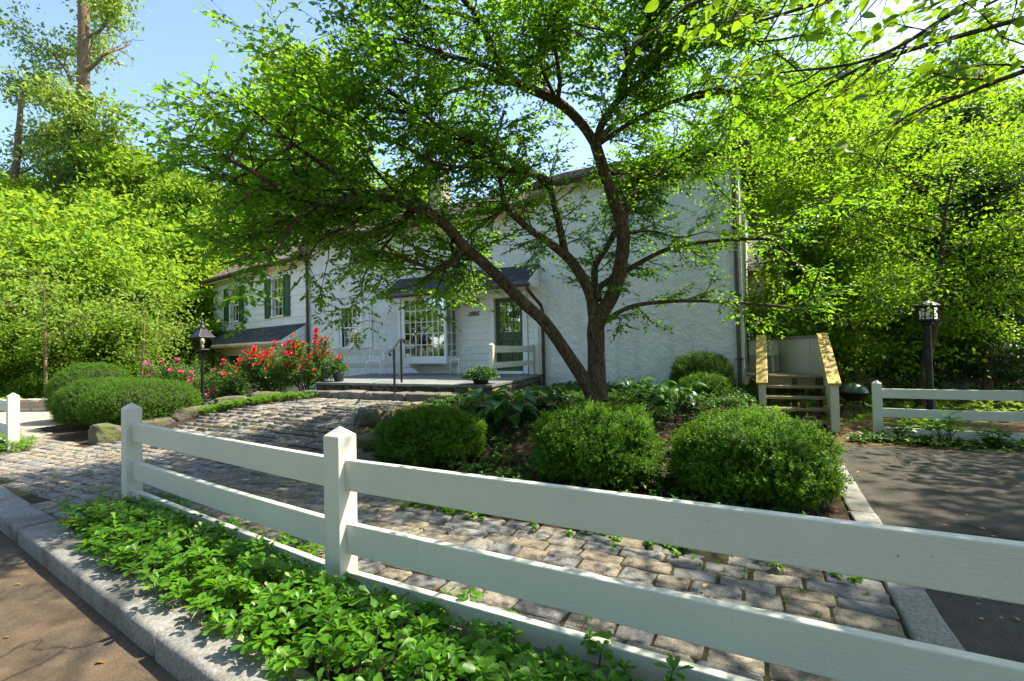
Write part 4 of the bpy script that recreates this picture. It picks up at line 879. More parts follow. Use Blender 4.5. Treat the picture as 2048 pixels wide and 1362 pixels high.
# ---- the big spreading tree in front of the house
LIMBS = {
'A':[(3.66,-4.06,0.61,0.170),(3.55,-4.18,0.96,0.160),(3.32,-4.47,1.48,0.140),(3.12,-4.80,1.94,0.130),(2.91,-5.08,2.22,0.125),(2.70,-5.42,2.57,0.120),(2.51,-5.69,2.84,0.115),(2.35,-5.88,3.03,0.110),(2.21,-6.18,3.32,0.100),(2.04,-6.61,3.47,0.095),(1.93,-7.01,3.49,0.085),(1.85,-7.39,3.41,0.075),(1.74,-7.78,3.30,0.065),(1.70,-8.03,3.25,0.055),(1.76,-8.45,3.26,0.040),(1.86,-8.85,3.29,0.030),(1.87,-9.19,3.36,0.020)],
'A2':[(2.35,-5.88,3.03,0.070),(2.24,-6.05,2.78,0.055),(2.07,-6.26,2.68,0.045),(1.91,-6.57,2.78,0.030),(1.69,-6.91,2.88,0.020)],
'A3':[(1.70,-8.03,3.25,0.040),(1.72,-8.25,2.97,0.030),(1.69,-8.38,2.73,0.022),(1.57,-8.67,2.53,0.015),(1.40,-8.87,2.42,0.010)],
'A4':[(1.85,-7.39,3.41,0.050),(1.83,-7.85,3.62,0.040),(1.90,-8.38,3.70,0.030),(1.95,-8.80,3.82,0.020),(1.87,-9.19,3.91,0.012)],
'A5':[(1.93,-7.01,3.49,0.050),(1.72,-7.46,3.09,0.030),(1.55,-7.77,2.86,0.020),(1.48,-7.93,2.55,0.012)],
'T':[(3.69,-4.04,0.50,0.300),(3.69,-4.05,0.91,0.235),(3.70,-4.04,1.20,0.210),(3.70,-4.04,1.57,0.200),(3.70,-4.04,1.80,0.205),(3.70,-4.04,2.10,0.13),(3.69,-4.04,2.35,0.05)],
'B':[(3.70,-4.04,1.90,0.150),(3.63,-4.08,2.43,0.130),(3.46,-4.23,2.84,0.120),(3.32,-4.35,3.05,0.110),(3.14,-4.67,3.24,0.085),(2.93,-5.01,3.44,0.075),(2.80,-5.42,3.68,0.060),(2.83,-5.63,4.00,0.045),(2.83,-5.85,4.28,0.030),(3.15,-6.03,4.77,0.015)],
'B2':[(3.32,-4.35,3.05,0.090),(3.30,-4.48,3.40,0.080),(3.25,-4.62,3.85,0.075),(3.23,-4.74,4.11,0.070),(3.19,-4.87,4.20,0.070),(3.03,-5.18,4.21,0.065),(2.80,-5.65,4.18,0.060),(2.82,-5.86,4.33,0.055),(2.74,-6.13,4.42,0.050),(2.57,-6.56,4.38,0.040),(2.51,-7.04,4.48,0.030),(2.49,-7.39,4.48,0.025),(2.46,-7.86,4.54,0.015)],
'B3':[(2.80,-5.65,4.18,0.035),(2.41,-6.42,4.04,0.028),(2.21,-7.09,4.11,0.020),(2.04,-7.74,4.14,0.015),(1.95,-8.35,4.17,0.010)],
'C':[(3.70,-4.04,1.78,0.180),(3.79,-4.03,2.05,0.170),(4.01,-3.96,2.46,0.160),(4.13,-3.93,2.96,0.155),(4.18,-3.96,3.39,0.150),(4.11,-4.05,3.78,0.140),(3.99,-4.23,4.27,0.130),(3.90,-4.39,4.70,0.125),(3.87,-4.41,4.78,0.110),(3.75,-4.64,5.01,0.105),(3.51,-5.04,5.25,0.100),(3.07,-5.61,5.41,0.090),(2.97,-6.01,5.65,0.075),(2.95,-6.24,5.89,0.065),(2.90,-6.61,6.01,0.055),(2.86,-7.08,6.15,0.040),(2.86,-7.54,6.28,0.025)],
'C1':[(3.07,-5.61,5.41,0.060),(2.87,-6.06,5.45,0.050),(2.67,-6.62,5.35,0.045),(2.52,-7.15,5.26,0.030),(2.48,-7.51,5.15,0.020),(2.35,-8.03,4.97,0.012)],
'C1b':[(2.66,-6.74,5.32,0.030),(2.65,-7.31,5.43,0.022),(2.66,-7.64,5.41,0.018),(2.62,-8.00,5.54,0.010)],
'C2':[(3.90,-4.39,4.74,0.100),(4.02,-4.44,5.03,0.085),(4.33,-4.50,5.32,0.075),(4.79,-4.60,5.51,0.060),(5.07,-4.79,5.65,0.050),(4.96,-5.30,5.83,0.035),(4.97,-5.63,6.08,0.020)],
'C2b':[(4.79,-4.60,5.51,0.045),(5.39,-4.84,5.70,0.030),(5.84,-5.06,5.61,0.020),(6.34,-5.36,5.38,0.010)],
'C2c':[(4.33,-4.50,5.32,0.055),(4.50,-4.75,5.61,0.045),(4.53,-5.19,5.81,0.035),(4.17,-5.83,5.72,0.020),(3.93,-6.41,5.58,0.012)],
'C3':[(3.92,-4.38,4.74,0.060),(4.39,-4.24,5.02,0.050),(4.86,-4.22,5.17,0.045),(5.43,-4.15,5.28,0.035),(5.77,-4.08,5.25,0.025),(5.92,-4.11,4.94,0.018),(6.45,-4.06,4.51,0.010)],
'D':[(4.19,-3.98,3.51,0.100),(4.22,-3.88,3.77,0.085),(4.32,-3.71,4.06,0.080),(4.66,-3.31,4.50,0.065),(4.97,-2.92,4.88,0.050),(5.17,-2.70,5.04,0.040),(5.64,-2.23,5.47,0.020)],
'D2':[(4.97,-2.92,4.88,0.030),(5.34,-2.84,4.56,0.022),(5.57,-2.83,4.17,0.014),(5.86,-2.79,3.79,0.010)],
'E':[(3.74,-4.02,2.31,0.100),(3.78,-3.94,2.55,0.070),(4.17,-3.80,2.79,0.060),(4.68,-3.64,3.06,0.050),(5.02,-3.57,3.14,0.045),(5.53,-3.53,3.17,0.042),(6.31,-3.46,3.11,0.035),(6.43,-3.51,2.95,0.030),(6.66,-3.50,2.67,0.020),(6.83,-3.52,2.14,0.010)],
'E2':[(6.31,-3.46,3.11,0.025),(6.69,-3.48,3.49,0.020),(7.19,-3.45,3.64,0.015),(7.65,-3.43,3.49,0.010)],
'F':[(3.78,-4.06,1.90,0.070),(4.14,-4.04,2.11,0.050),(4.45,-3.99,2.20,0.045),(5.04,-3.90,2.22,0.038),(5.68,-3.79,2.17,0.033),(6.39,-3.64,2.07,0.028),(6.62,-3.64,2.00,0.025),(6.77,-3.61,2.21,0.020),(6.90,-3.60,2.56,0.015)],
'G':[(3.66,-3.95,2.16,0.100),(3.64,-3.85,2.65,0.085),(3.64,-3.74,2.97,0.080),(3.82,-3.41,3.42,0.070),(4.03,-2.85,4.25,0.050),(4.21,-2.30,5.05,0.030)],
'H':[(4.18,-3.96,3.35,0.040),(4.62,-4.01,3.35,0.025),(5.06,-4.00,3.19,0.018),(5.50,-4.00,3.24,0.010)],
'I':[(3.51,-5.04,5.25,0.050),(3.54,-5.71,5.51,0.040),(3.85,-6.22,5.66,0.030),(3.94,-6.85,5.82,0.020)],
}
R = np.random.RandomState(4)
tree = tag(empty('spreading_tree', (3.7, -4.04, .5)), 'spreading multi-stemmed tree in the bed in front of the white house', 'tree'); TB = np.array([3.7, -4.04, .5, 0])
limbs = {k: spline([(a, b, c, d*.72) for a, b, c, d in v]) for k, v in LIMBS.items()}
extra = []
for (p, d, L, r) in [((3.9,-4.4,4.7),(.2,.5,1),2.6,.06),((4.1,-4.0,3.8),(.9,.5,.9),2.6,.05),((3.5,-5.0,5.25),(-.5,.2,1),2.2,.05),((3.0,-5.6,5.4),(-1,.3,.5),2.4,.05),((2.3,-6.0,3.2),(-1,.2,.5),2.6,.05),
    ((2.0,-6.6,3.47),(-1,-.2,.35),2.4,.045),((1.85,-7.4,3.4),(-1,.1,.35),2.0,.04),((1.72,-8.0,3.25),(-.9,-.2,.2),1.8,.035),((3.2,-4.8,4.1),(-.9,.4,.5),2.4,.05),((2.8,-5.4,3.7),(-1,.5,.3),2.2,.04),((2.7,-6.1,4.4),(-1,-.1,.35),2.3,.04),
    ((2.6,-6.6,5.35),(-1,-.2,.3),2.2,.035),((2.95,-6.2,5.9),(-.6,-.3,.6),2.0,.035),((4.5,-4.7,5.6),(.5,-.3,.8),2.0,.04),((5.0,-4.8,5.6),(.9,-.2,.3),2.2,.035),((4.7,-4.6,5.5),(.8,-.6,.2),2.2,.035),((2.2,-6.2,3.3),(-.4,-1,.5),2.0,.035),((4.3,-4.5,5.3),(.3,-1,.3),2.2,.04),
    ((3.5,-5.0,5.25),(.4,-1,.1),2.2,.04),((2.5,-5.7,2.9),(-.8,.4,.0),1.8,.03),((4.4,-3.6,4.2),(.9,.1,.2),1.8,.03),((5.2,-4.2,5.2),(.9,.1,.1),2.0,.03),((2.9,-6.6,6.0),(-.5,-.3,.6),2.0,.04),((2.0,-6.6,3.4),(-1,.5,-.22),2.2,.03),((1.85,-7.4,3.3),(-.9,.5,-.25),2.0,.028),((2.3,-6.1,3.1),(-.7,.9,-.15),2.0,.028),((1.7,-8.0,3.2),(-1,.0,-.2),1.8,.025),((4.3,-4.5,5.3),(.2,.2,1),2.4,.05),((3.9,-5.6,5.6),(.6,-.8,.4),2.0,.035),((4.97,-5.3,5.9),(.6,-.8,.3),1.8,.03),((2.0,-6.6,3.47),(-.9,.6,.1),2.2,.04),((2.35,-5.9,3.0),(-1,.6,-.05),2.0,.035),((1.8,-7.6,3.35),(-1,.5,.0),1.8,.03),((2.8,-5.9,4.3),(-.9,.7,.2),2.2,.035),((4.1,-4.2,4.3),(.3,1,.3),2.0,.035),((5.7,-4.1,5.25),(.6,.7,.2),1.8,.03),((2.5,-7.0,4.48),(-.7,-.7,.1),1.8,.03),((1.9,-8.4,3.7),(-1,.3,.2),1.6,.025)]:
    extra.append(rpath(R, p, d, L, r, 9, .16, .01, .2))
tubesA = list(limbs.values()) + extra
Vt, Ft = tubes_np([t - TB*np.array([1,1,1,0]) for t in tubesA if t[0, 3] > .04], 12)
np_mesh('trunk', Vt, Ft, BARK, tree, True)
sec, tw = [], []; LV = Leaves()
names = list(limbs) + ['x']*len(extra)
for nm, T in zip(names, tubesA):
    p = T[:, :3]; seg = np.linalg.norm(np.diff(p, axis=0), axis=1); cum = np.concatenate([[0], np.cumsum(seg)]); tot = cum[-1]
    s = .15
    stp = .22 if nm in ('E', 'F', 'H', 'D2', 'E2') else (.135 if nm in ('x', 'A', 'A3', 'A5', 'A2') else .085)
    while s < tot:
        q = np.array([np.interp(s, cum, T[:, k]) for k in range(4)])
        if q[3] < .066 and nm != 'T':
            i = min(np.searchsorted(cum, s), len(p)-1); d = unit(p[i] - p[max(i-2, 0)]); a = R.uniform(0, 2*PI); sd_ = unit(np.cross(d, [0, 0, 1])); up = np.cross(sd_, d)
            dirv = d*R.uniform(.2, .8) + sd_*math.cos(a)*1.0 + up*math.sin(a)*.55
            if nm in ('E', 'F', 'H', 'D2'): dirv = d*.6 + sd_*math.copysign(.6, math.cos(a)) + np.array([0, 0, R.uniform(-.7, .35)])
            ln = R.uniform(.45, 1.05)*(.7 if nm in ('E', 'F', 'H') else 1)
            b = rpath(R, q[:3], dirv, ln, min(q[3]*.5, .012), 6, .16, .0, .3); sec.append(b)
            for j in range(1, len(b)):
                for _ in range(2 if j < len(b)-1 else 1):
                    dd = unit(b[j, :3] - b[j-1, :3]); s2 = unit(np.cross(dd, [0, 0, 1])); dv = dd*R.uniform(.4, 1) + s2*R.choice([-1, 1])*R.uniform(.4, 1) + R.normal(0, .25, 3); dv[2] *= .6
                    t_ = rpath(R, b[j, :3], dv, R.uniform(.16, .40), .004, 3, .14, -.03, .5); tw.append(t_); twig_leaves(R, LV, t_, .045, .081)
        s += stp*R.uniform(.7, 1.3)
z3 = np.array([*TB[:3], 0])
Vb, Fb = tubes_np([t - z3 for t in sec + [t for t in tubesA if t[0, 3] <= .04]], 5); tag(np_mesh('branches', Vb, Fb, BARK, tree, True), kind='stuff')
Vb, Fb = tubes_np([t - z3 for t in tw], 3); tag(np_mesh('twigs', Vb, Fb, BARK, tree, True), kind='stuff')
LV.P = [np.vstack(LV.P) - TB[:3]]; print('main tree leaves', len(LV.P[0]))
tag(LV.mesh('crown', LEAF, tree, 'ovate', .58, .14), kind='stuff')

# ---- generic broadleaf trees for the wood
def make_tree(seed, H, cb, Rc, tr, nl, nleaf, leafL, bark, leafm, style='round', spread=.42, flat=.6, lean=0, shape='kite', sub=6, sides=9, keep=.45):
    R = np.random.RandomState(seed); trunk = rpath(R, (0,0,-.3), (lean,0,1), H*.95, tr, 12, .05, .12, .12); tubes = [trunk]; small = []; cent = []
    zs = trunk[:, 2]
    for i in range(nl):
        f = (i + R.uniform(0, .8))/nl; h = cb + (H*.93 - cb)*f; p = np.array([np.interp(h, zs, trunk[:, k]) for k in range(4)]); a = i*2.4 + R.uniform(-.5, .5)
        prof = {'round': math.sin(PI*(.18 + .75*f))**.7, 'cone': 1.05 - .85*f, 'umbrella': .55 + .5*f, 'column': .8}[style]
        L = Rc*prof*R.uniform(.75, 1.15); el = {'round': .35 + .7*f, 'cone': .05 + .3*f, 'umbrella': .45 + .1*f, 'column': .9}[style]
        d = np.array([math.cos(a)*math.cos(el), math.sin(a)*math.cos(el), math.sin(el)]); b = rpath(R, p[:3], d, L, min(p[3]*.55, tr*.35), 7, .13, .02 if style != 'umbrella' else -.05, .15); tubes.append(b)
        for j in range(2, 8):
            for _ in range(max(1, sub//3)):
                dd = unit(b[min(j, 7), :3] - b[j-1, :3]) + R.normal(0, .75, 3); c = rpath(R, b[j, :3], dd, L*R.uniform(.18, .40), b[j, 3]*.5 + .004, 4, .2, .02, .3); small.append(c); cent += [c[1, :3], c[2, :3], c[3, :3], c[4, :3]]
    cent = np.array(cent); cent = cent[R.permutation(len(cent))[:max(60, int(len(cent)*keep))]]; k = R.randint(0, len(cent), nleaf); cs = R.uniform(.55, 1.35, len(cent)); sg = spread*np.array([1, 1, .30 if style == 'umbrella' else .42])
    P = cent[k] + R.normal(0, 1, (nleaf, 3))*sg*cs[k][:, None]; out = unit(P - np.array([0, 0, cb + (H-cb)*.4])); D = R.normal(0, 1, (nleaf, 3))*.8 + out*.6 - np.array([0, 0, .25]); N = R.normal(0, .55, (nleaf, 3)) + np.array([0, 0, flat]) + out*.3
    P[:, 2] = np.maximum(P[:, 2], .08); L = leafL*R.uniform(.6, 1.25, nleaf); V, Fc = leaf_arrays(P, D, N, L, L*.62, shape, .1)
    root = empty('tree', (0, 0, -50)); Vt, Ft = tubes_np(tubes, sides); Vb, Fb = tubes_np(small, 4); np_mesh('trunk', np.vstack([Vt, Vb]), np.vstack([Ft, Fb + len(Vt)]), bark, root, True)
    tag(np_mesh('crown', V, Fc, leafm, root), kind='stuff'); return root
class Proto:
    """a prototype that is used itself the first time and copied afterwards"""
    def __init__(s, root): s.root = root; s.used = False
    def put(s, name, x, y, sc, rz, label, group=None, cat='tree', sz=None):
        o = dup(s.root) if s.used else s.root; s.used = True; o.name = name; o.location = (x, y, gz(x, y)); o.rotation_euler = (0, 0, rz); o.scale = (sc, sc, sz or sc)
        for k in ('label', 'category', 'group'):
            if k in o: del o[k]
        return tag(o, label, cat, group)
WOOD = Proto(make_tree(21, 15, 2.5, 4.8, .30, 22, 24000, .27, BARK2, LEAF_MID, 'round', .62))
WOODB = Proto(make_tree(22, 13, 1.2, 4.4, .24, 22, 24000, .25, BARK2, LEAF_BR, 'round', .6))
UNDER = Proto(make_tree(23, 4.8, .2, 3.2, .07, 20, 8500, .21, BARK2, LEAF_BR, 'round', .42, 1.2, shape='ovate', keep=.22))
UNDERM = Proto(make_tree(24, 4.0, .2, 2.6, .07, 18, 11000, .16, BARK2, LEAF_MID, 'round', .38, 1.1, keep=.4))
MAPLE = Proto(make_tree(26, 5.6, 1.7, 4.2, .13, 17, 34000, .085, BARK, LEAF_MAPLE, 'umbrella', .30, 1.4, sub=9, keep=.5))
DARK = Proto(make_tree(27, 9.5, .3, 2.8, .2, 30, 30000, .13, BARK2, LEAF_DARK, 'cone', .32, .6))
RIGHTB = Proto(make_tree(29, 13, 2.0, 4.8, .22, 24, 30000, .20, BARK2, LEAF_MAPLE, 'round', .52, 1.0))
ORD = ['leftmost', 'second from the left', 'third from the left', 'fourth from the left', 'fifth from the left', 'sixth from the left', 'seventh from the left', 'eighth from the left', 'ninth from the left', 'tenth from the left', 'eleventh from the left']
def grove(P, name, spots, label, group, cat='tree', a=1.7, b=.4):
    """spots [(metres right, metres ahead, size)], labelled in order from the left of the view"""
    od = sorted(range(len(spots)), key=lambda i: spots[i][0]/spots[i][1])
    for i, (rt, ah, s) in enumerate(spots):
        o_ = ORD[od.index(i)] if od.index(i) < len(spots)-1 else 'rightmost'
        vput(P, name, rt, ah, s, i*a + b, label + ', ' + o_, group, cat=cat)
def vput(P, name, right, ahead, *a, **k): x, y = view_xy(right, ahead); return P.put(name, x, y, *a, **k)
grove(WOOD, 'broadleaf_tree', [(-42,37,1.0),(-37,38,.9),(-31,36,1.0),(-26,39,1.0),(-22,36,.85),(-18.5,40,1.0),(-48,42,1.1),(-35,46,1.1),(-29,47,1.05)], 'green tree in the wood far behind the left thicket', 'trees of the wood at the left')
grove(WOODB, 'broadleaf_tree', [(-34,30,.95),(-30.5,28,.85),(-22.5,30,1.05),(-19.5,29,.85),(-17,33,1.1)], 'sunlit tree at the edge of the left wood', 'sunlit trees at the edge of the left wood', a=2.1)
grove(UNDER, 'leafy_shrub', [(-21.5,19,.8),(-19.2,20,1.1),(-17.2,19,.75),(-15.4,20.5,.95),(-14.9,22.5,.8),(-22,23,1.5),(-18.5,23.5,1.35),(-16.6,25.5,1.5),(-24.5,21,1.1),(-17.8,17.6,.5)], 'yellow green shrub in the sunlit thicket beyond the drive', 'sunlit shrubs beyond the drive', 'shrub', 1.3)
grove(UNDERM, 'leafy_shrub', [(-20.3,17.3,.7),(-18.6,17.6,.55),(-16.3,17.3,.5),(-14.8,18.3,.7),(-20.5,21.5,1.3),(-17.0,22.0,1.2)], 'darker green shrub among the sunlit thicket', 'green shrubs under the left thicket', 'shrub', 1.9)
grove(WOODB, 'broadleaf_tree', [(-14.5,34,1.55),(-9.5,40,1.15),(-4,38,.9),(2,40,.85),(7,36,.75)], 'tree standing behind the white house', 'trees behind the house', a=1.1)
grove(RIGHTB, 'broadleaf_tree', [(12.2,21,.85),(16.5,22,1.0),(21,24,1.1),(14.5,28,1.15),(25,26,1.1),(19,31,1.25),(28,30,1.2)], 'tall backlit tree behind the right fence', 'backlit trees right of the house', a=1.45)
grove(UNDER, 'leafy_shrub', [(8.8,14.8,.5),(10.6,15.8,.65),(12.5,15.2,.55),(9.4,17.5,.75),(16.6,18,.9),(12,19,.9)], 'sunlit shrub behind the timber stair and right fence', 'shrubs behind the right fence', 'shrub', 1.1)
grove(DARK, 'evergreen_tree', [(11.3,11.6,.62),(13.4,13.2,.80),(14.6,14.6,.95),(13.2,15.6,.85),(19.5,17,1.2)], 'dark evergreen behind the black lamp post', 'dark evergreens at the right', a=1.3)
UNDERM.put('leafy_shrub', 7.0, 2.9, .85, .5, 'green shrub close behind the stair landing', 'shrubs behind the right fence', 'shrub')
RIGHTB.put('broadleaf_tree', 8.3, 3.7, .60, 1.2, 'slim young tree behind the stair, close to the house corner', 'backlit trees right of the house'); RIGHTB.put('broadleaf_tree', 14.6, -2.6, .95, 2.2, 'tree standing out of view right of the drive', 'backlit trees right of the house')
MAPLE.put('japanese_maple', 9.1, 1.6, 1.0, .6, 'layered fine-leaved maple with thin stems behind the right fence')
for i, (x, y, s) in enumerate([(-15,-27,.8),(-4,-24,.9),(4.5,-21,1.05),(12,-20,1.1),(19,-18,1.1),(-24,-27,.85),(-34,-25,.9)]):
    WOOD.put('broadleaf_tree', x, y, s, i*1.9 + .3, 'tree across the street behind the photographer, standing ' + ('opposite the drive', 'opposite the gate', 'straight behind the camera', 'behind the camera to the right', 'farthest right', 'opposite the left fence', 'farthest left')[i], 'trees across the street')

# ---- tall ivy-clad tree and thin leaning tree at left
def tall_tree(name, x, y, pts, limbs_, nleaf, ivy, label, leafL=.30):
    R = np.random.RandomState(int(abs(x)*10)); z0 = gz(x, y); root = tag(empty(name, (x, y, z0)), label, 'tree'); T = spline(pts, 5); tubes = [T]; small = []; cent = []
    for (h, a, L, el, leafy) in limbs_:
        i = np.argmin(np.abs(T[:, 2]-h)); d = (math.cos(a)*math.cos(el), math.sin(a)*math.cos(el), math.sin(el)); b = rpath(R, T[i, :3], d, L, T[i, 3]*.38, 9, .2, .03, .1); tubes.append(b)
        for j in range(3, 10):
            for _ in range(2):
                c = rpath(R, b[j, :3], unit(b[j, :3]-b[j-1, :3]) + R.normal(0, .8, 3), L*R.uniform(.15, .35), b[j, 3]*.5 + .006, 4, .25, .02, .3); small.append(c)
                if leafy: cent += [c[1, :3], c[2, :3], c[3, :3], c[4, :3]]
    Vt, Ft = tubes_np(tubes, 10); Vb, Fb = tubes_np(small, 4); np_mesh('trunk', np.vstack([Vt, Vb]), np.vstack([Ft, Fb + len(Vt)]), BARK2, root, True)
    cent = np.array(cent); k = R.randint(0, len(cent), nleaf); P = cent[k] + R.normal(0, 1, (nleaf, 3))*np.array([.55, .55, .3]); D = R.normal(0, 1, (nleaf, 3)); N = R.normal(0, .5, (nleaf, 3)) + np.array([0, 0, .8]); L = leafL*R.uniform(.6, 1.2, nleaf)
    V, Fc = leaf_arrays(P, D, N, L, L*.55, 'kite'); tag(np_mesh('crown', V, Fc, LEAF_TOP, root), kind='stuff')
    if ivy:
        n = 9000; h = R.uniform(.2, ivy, n)**1.0; a = R.uniform(0, 2*PI, n); c = np.stack([np.interp(h, T[:, 2], T[:, k]) for k in range(4)], 1); rad = c[:, 3] + R.uniform(.0, .38, n)*(.6 + .6*np.sin(h*2.1)**2) + .05
        o = np.stack([np.cos(a), np.sin(a), 0*a], 1); P = c[:, :3] + o*rad[:, None]; D = np.array([0, 0, -.8]) + R.normal(0, .5, (n, 3)) + o*.3; N = o + R.normal(0, .35, (n, 3)); L = R.uniform(.14, .26, n); V, Fc = leaf_arrays(P, D, N, L, L*.85, 'ovate'); tag(np_mesh('ivy', V, Fc, LEAF_IVY, root), kind='stuff')
    return root
x, y = view_xy(-26.6, 30)
tall_tree('ivy_clad_tree', x, y, [(0,0,-.3,.62),(.1,0,3,.48),(0,0,8,.44),(-.25,0,14,.38),(-.1,.1,20,.33),(.1,0,25,.27),(.2,0,31,.15)], [(18.5,.6,5.2,.35,False),(15.5,2.9,4.5,.5,True),(17.5,3.5,5.0,.5,True),(20,2.6,5.5,.6,True),(21.5,.2,4.0,.7,True),(22.5,3.2,4.5,.7,True),(24.5,.9,5,.7,True),(26,3.8,5,.8,True),(14,.3,4,.4,True),(12.8,2.2,4,.4,True),(15.5,5.5,4,.3,True),(13.2,1.2,3.5,.2,True),(27,1.5,4,.9,True),(28,5,4,.8,True),(11,3.6,4,.4,True),(10,.8,4,.4,True)], 15000, 17.5, 'tall straight tree with ivy round its trunk against the sky at left')
x, y = view_xy(-33.5, 32)
tall_tree('thin_tree', x, y, [(0,0,-.3,.35),(.2,0,5,.3),(.8,0,10,.25),(1.8,0,14,.2),(2.6,0,18,.1)], [(9,2.6,4.5,.6,True),(11,.4,5.5,.45,True),(12.5,.2,5.0,.55,True),(13,2.9,4.5,.6,True),(14.5,1.0,4.5,.8,True),(16,3.5,3.5,.9,True),(10,.3,4.5,.2,True)], 7000, 0, 'thin leaning tree with airy leaves left of the ivy-clad tree')
x, y = view_xy(-15.6, 16.2)
tall_tree('slender_sapling', x, y, [(0,0,-.2,.055),(-.08,0,1.0,.05),(-.25,.05,2.4,.04),(-.4,.05,4.2,.02)], [(1.6,2.9,1.3,.5,True),(1.9,.3,1.4,.4,True),(2.4,1.5,1.5,.5,True),(2.8,4.2,1.4,.5,True),(3.2,.2,1.3,.6,True),(3.6,2.6,1.2,.7,True)], 1500, 0, 'slender leaning sapling with a pale stem in front of the left thicket', .16)
x, y = view_xy(-12.9, 16.8)
tall_tree('slender_sapling', x, y, [(0,0,-.2,.045),(.05,0,1.0,.04),(.1,.05,2.2,.035),(.05,.05,3.6,.02)], [(1.4,2.9,1.2,.5,True),(1.8,.3,1.2,.4,True),(2.2,1.5,1.2,.5,True),(2.8,4.2,1.2,.5,True),(3.1,.2,1.1,.6,True)], 1300, 0, 'thin upright sapling left of the yews in front of the thicket', .16)
# ------------------------------------------------------------------ shrubs, ground cover, flowers
CORE = M('shrub twig shade', (.030,.030,.012), (.018,.016,.008), 12, .95, .8, 40)  # solid dark mass in place of inner twigs, added to block light
def shrub_ball(name, label, cat, loc, rx, ry, h, nsprig, nl, leafL, mat, seed, group=None, ratio=.52, shape='kite', rough=.15, sprig=.075):
    """clipped mound: leafy sprigs standing on an uneven dome round a core of twigs"""
    R = np.random.RandomState(seed); root = tag(empty(name, loc), label, cat, group)
    d = unit(R.normal(0, 1, (nsprig*2, 3))); d = d[d[:, 2] > -.62][:nsprig]; n = len(d); off = Vector((seed*3.7, seed*1.9, 0))
    rr_ = np.array([1 + rough*mn.noise(Vector(q)*2.2 + off) + rough*.8*mn.noise(Vector(q)*5 + off) + rough*.5*mn.noise(Vector(q)*11 + off) for q in d])
    sq = d/((np.abs(d)**2.5).sum(1)**(1/2.5))[:, None]; cz = h*.45; ax = np.array([rx, ry, h*.55]); zlow = np.where(d[:, 2] < 0, cz/(h*.55), 1)
    P0 = sq*rr_[:, None]*ax*R.uniform(.86, 1.0, (n, 1)); P0[:, 2] = P0[:, 2]*np.where(d[:, 2] < 0, .9*cz/(h*.55), 1) + cz
    out = unit(d/ax); sd_ = unit(out*.8 + np.array([0, 0, .45]) + R.normal(0, .42, (n, 3)))
    t = np.repeat(np.arange(nl)/(nl-1), n).reshape(nl, n).T.ravel(); k = np.repeat(np.arange(n), nl); sl = sprig*R.uniform(.6, 1.4, n)*np.where(R.rand(n) < .03, R.uniform(1.5, 2.6, n), 1)
    P = P0[k] + sd_[k]*(sl[k]*t)[:, None]; a = np.arange(len(k))*2.4 + R.uniform(0, 1, len(k)); u = unit(np.cross(sd_, [.3, .2, .93])); w_ = np.cross(sd_, u)
    rad = u[k]*np.cos(a)[:, None] + w_[k]*np.sin(a)[:, None]; D = sd_[k]*.7 + rad*.8; N = sd_[k]*.8 - rad*.5 + R.normal(0, .2, (len(k), 3)); L = leafL*R.uniform(.7, 1.2, len(k)); V, Fc = leaf_arrays(P, D, N, L, L*ratio, shape, .1)
    V[:, 2] = np.maximum(V[:, 2], .005); tag(np_mesh('foliage', V, Fc, mat, root), kind='stuff')
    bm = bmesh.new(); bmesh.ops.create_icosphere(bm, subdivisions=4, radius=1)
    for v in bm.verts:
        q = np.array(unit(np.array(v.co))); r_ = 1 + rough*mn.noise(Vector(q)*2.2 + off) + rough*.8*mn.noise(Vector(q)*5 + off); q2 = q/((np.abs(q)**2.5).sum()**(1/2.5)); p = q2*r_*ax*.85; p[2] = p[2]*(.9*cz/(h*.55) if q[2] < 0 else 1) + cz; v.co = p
    me = bpy.data.meshes.new('twig_shade_core'); bm.to_mesh(me); bm.free(); link('twig_shade_core', me, CORE, root, True); return root
def on(x, y, dz=0): return (x, y, gz(x, y) + dz)
gb = 'boxwoods in the front bed'
shrub_ball('boxwood', 'low dark boxwood at the left end of the front bed beside the paving', 'shrub', on(2.05,-6.35,-.03), .66, .62, .70, 6500, 9, .030, LEAF_BOX, 1, gb)
shrub_ball('boxwood', 'rounded boxwood in front of the tree trunk, lit on top', 'shrub', on(4.42,-6.35,-.05), .66, .66, .84, 7500, 9, .030, LEAF_BOX, 2, gb)
shrub_ball('boxwood', 'largest boxwood next to the asphalt drive', 'shrub', on(6.03,-6.35,-.03), .69, .70, .79, 9000, 9, .030, LEAF_BOX, 3, gb)
shrub_ball('boxwood', 'small clipped boxwood against the house wall near the downspout', 'shrub', on(5.0,-1.15,-.05), .56, .54, .82, 5000, 8, .028, LEAF_YEW, 4, gb)
shrub_ball('boxwood', 'little low shrub in front of the clipped boxwood by the wall', 'shrub', on(5.15,-2.1,-.05), .40, .40, .42, 3000, 8, .028, LEAF_BOX, 5, gb)
gy = 'yews beside the drive'
shrub_ball('yew', 'broad clipped yew nearest the block paving, beside the lamp', 'shrub', on(-5.3,-6.45,-.05), 1.0, .95, 1.0, 10000, 8, .030, LEAF_YEW, 6, gy, .38, 'kite', .06, .05)
shrub_ball('yew', 'middle of the three clipped yews by the drive', 'shrub', on(-7.2,-6.4,-.05), .78, .78, 1.12, 8000, 8, .030, LEAF_YEW, 7, gy, .38, 'kite', .06, .05)
shrub_ball('yew', 'farthest of the three clipped yews, at the sunlit drive', 'shrub', on(-8.75,-5.95,-.05), .85, .8, 1.45, 7000, 8, .032, LEAF_YEW, 8, gy, .38, 'kite', .06, .05)

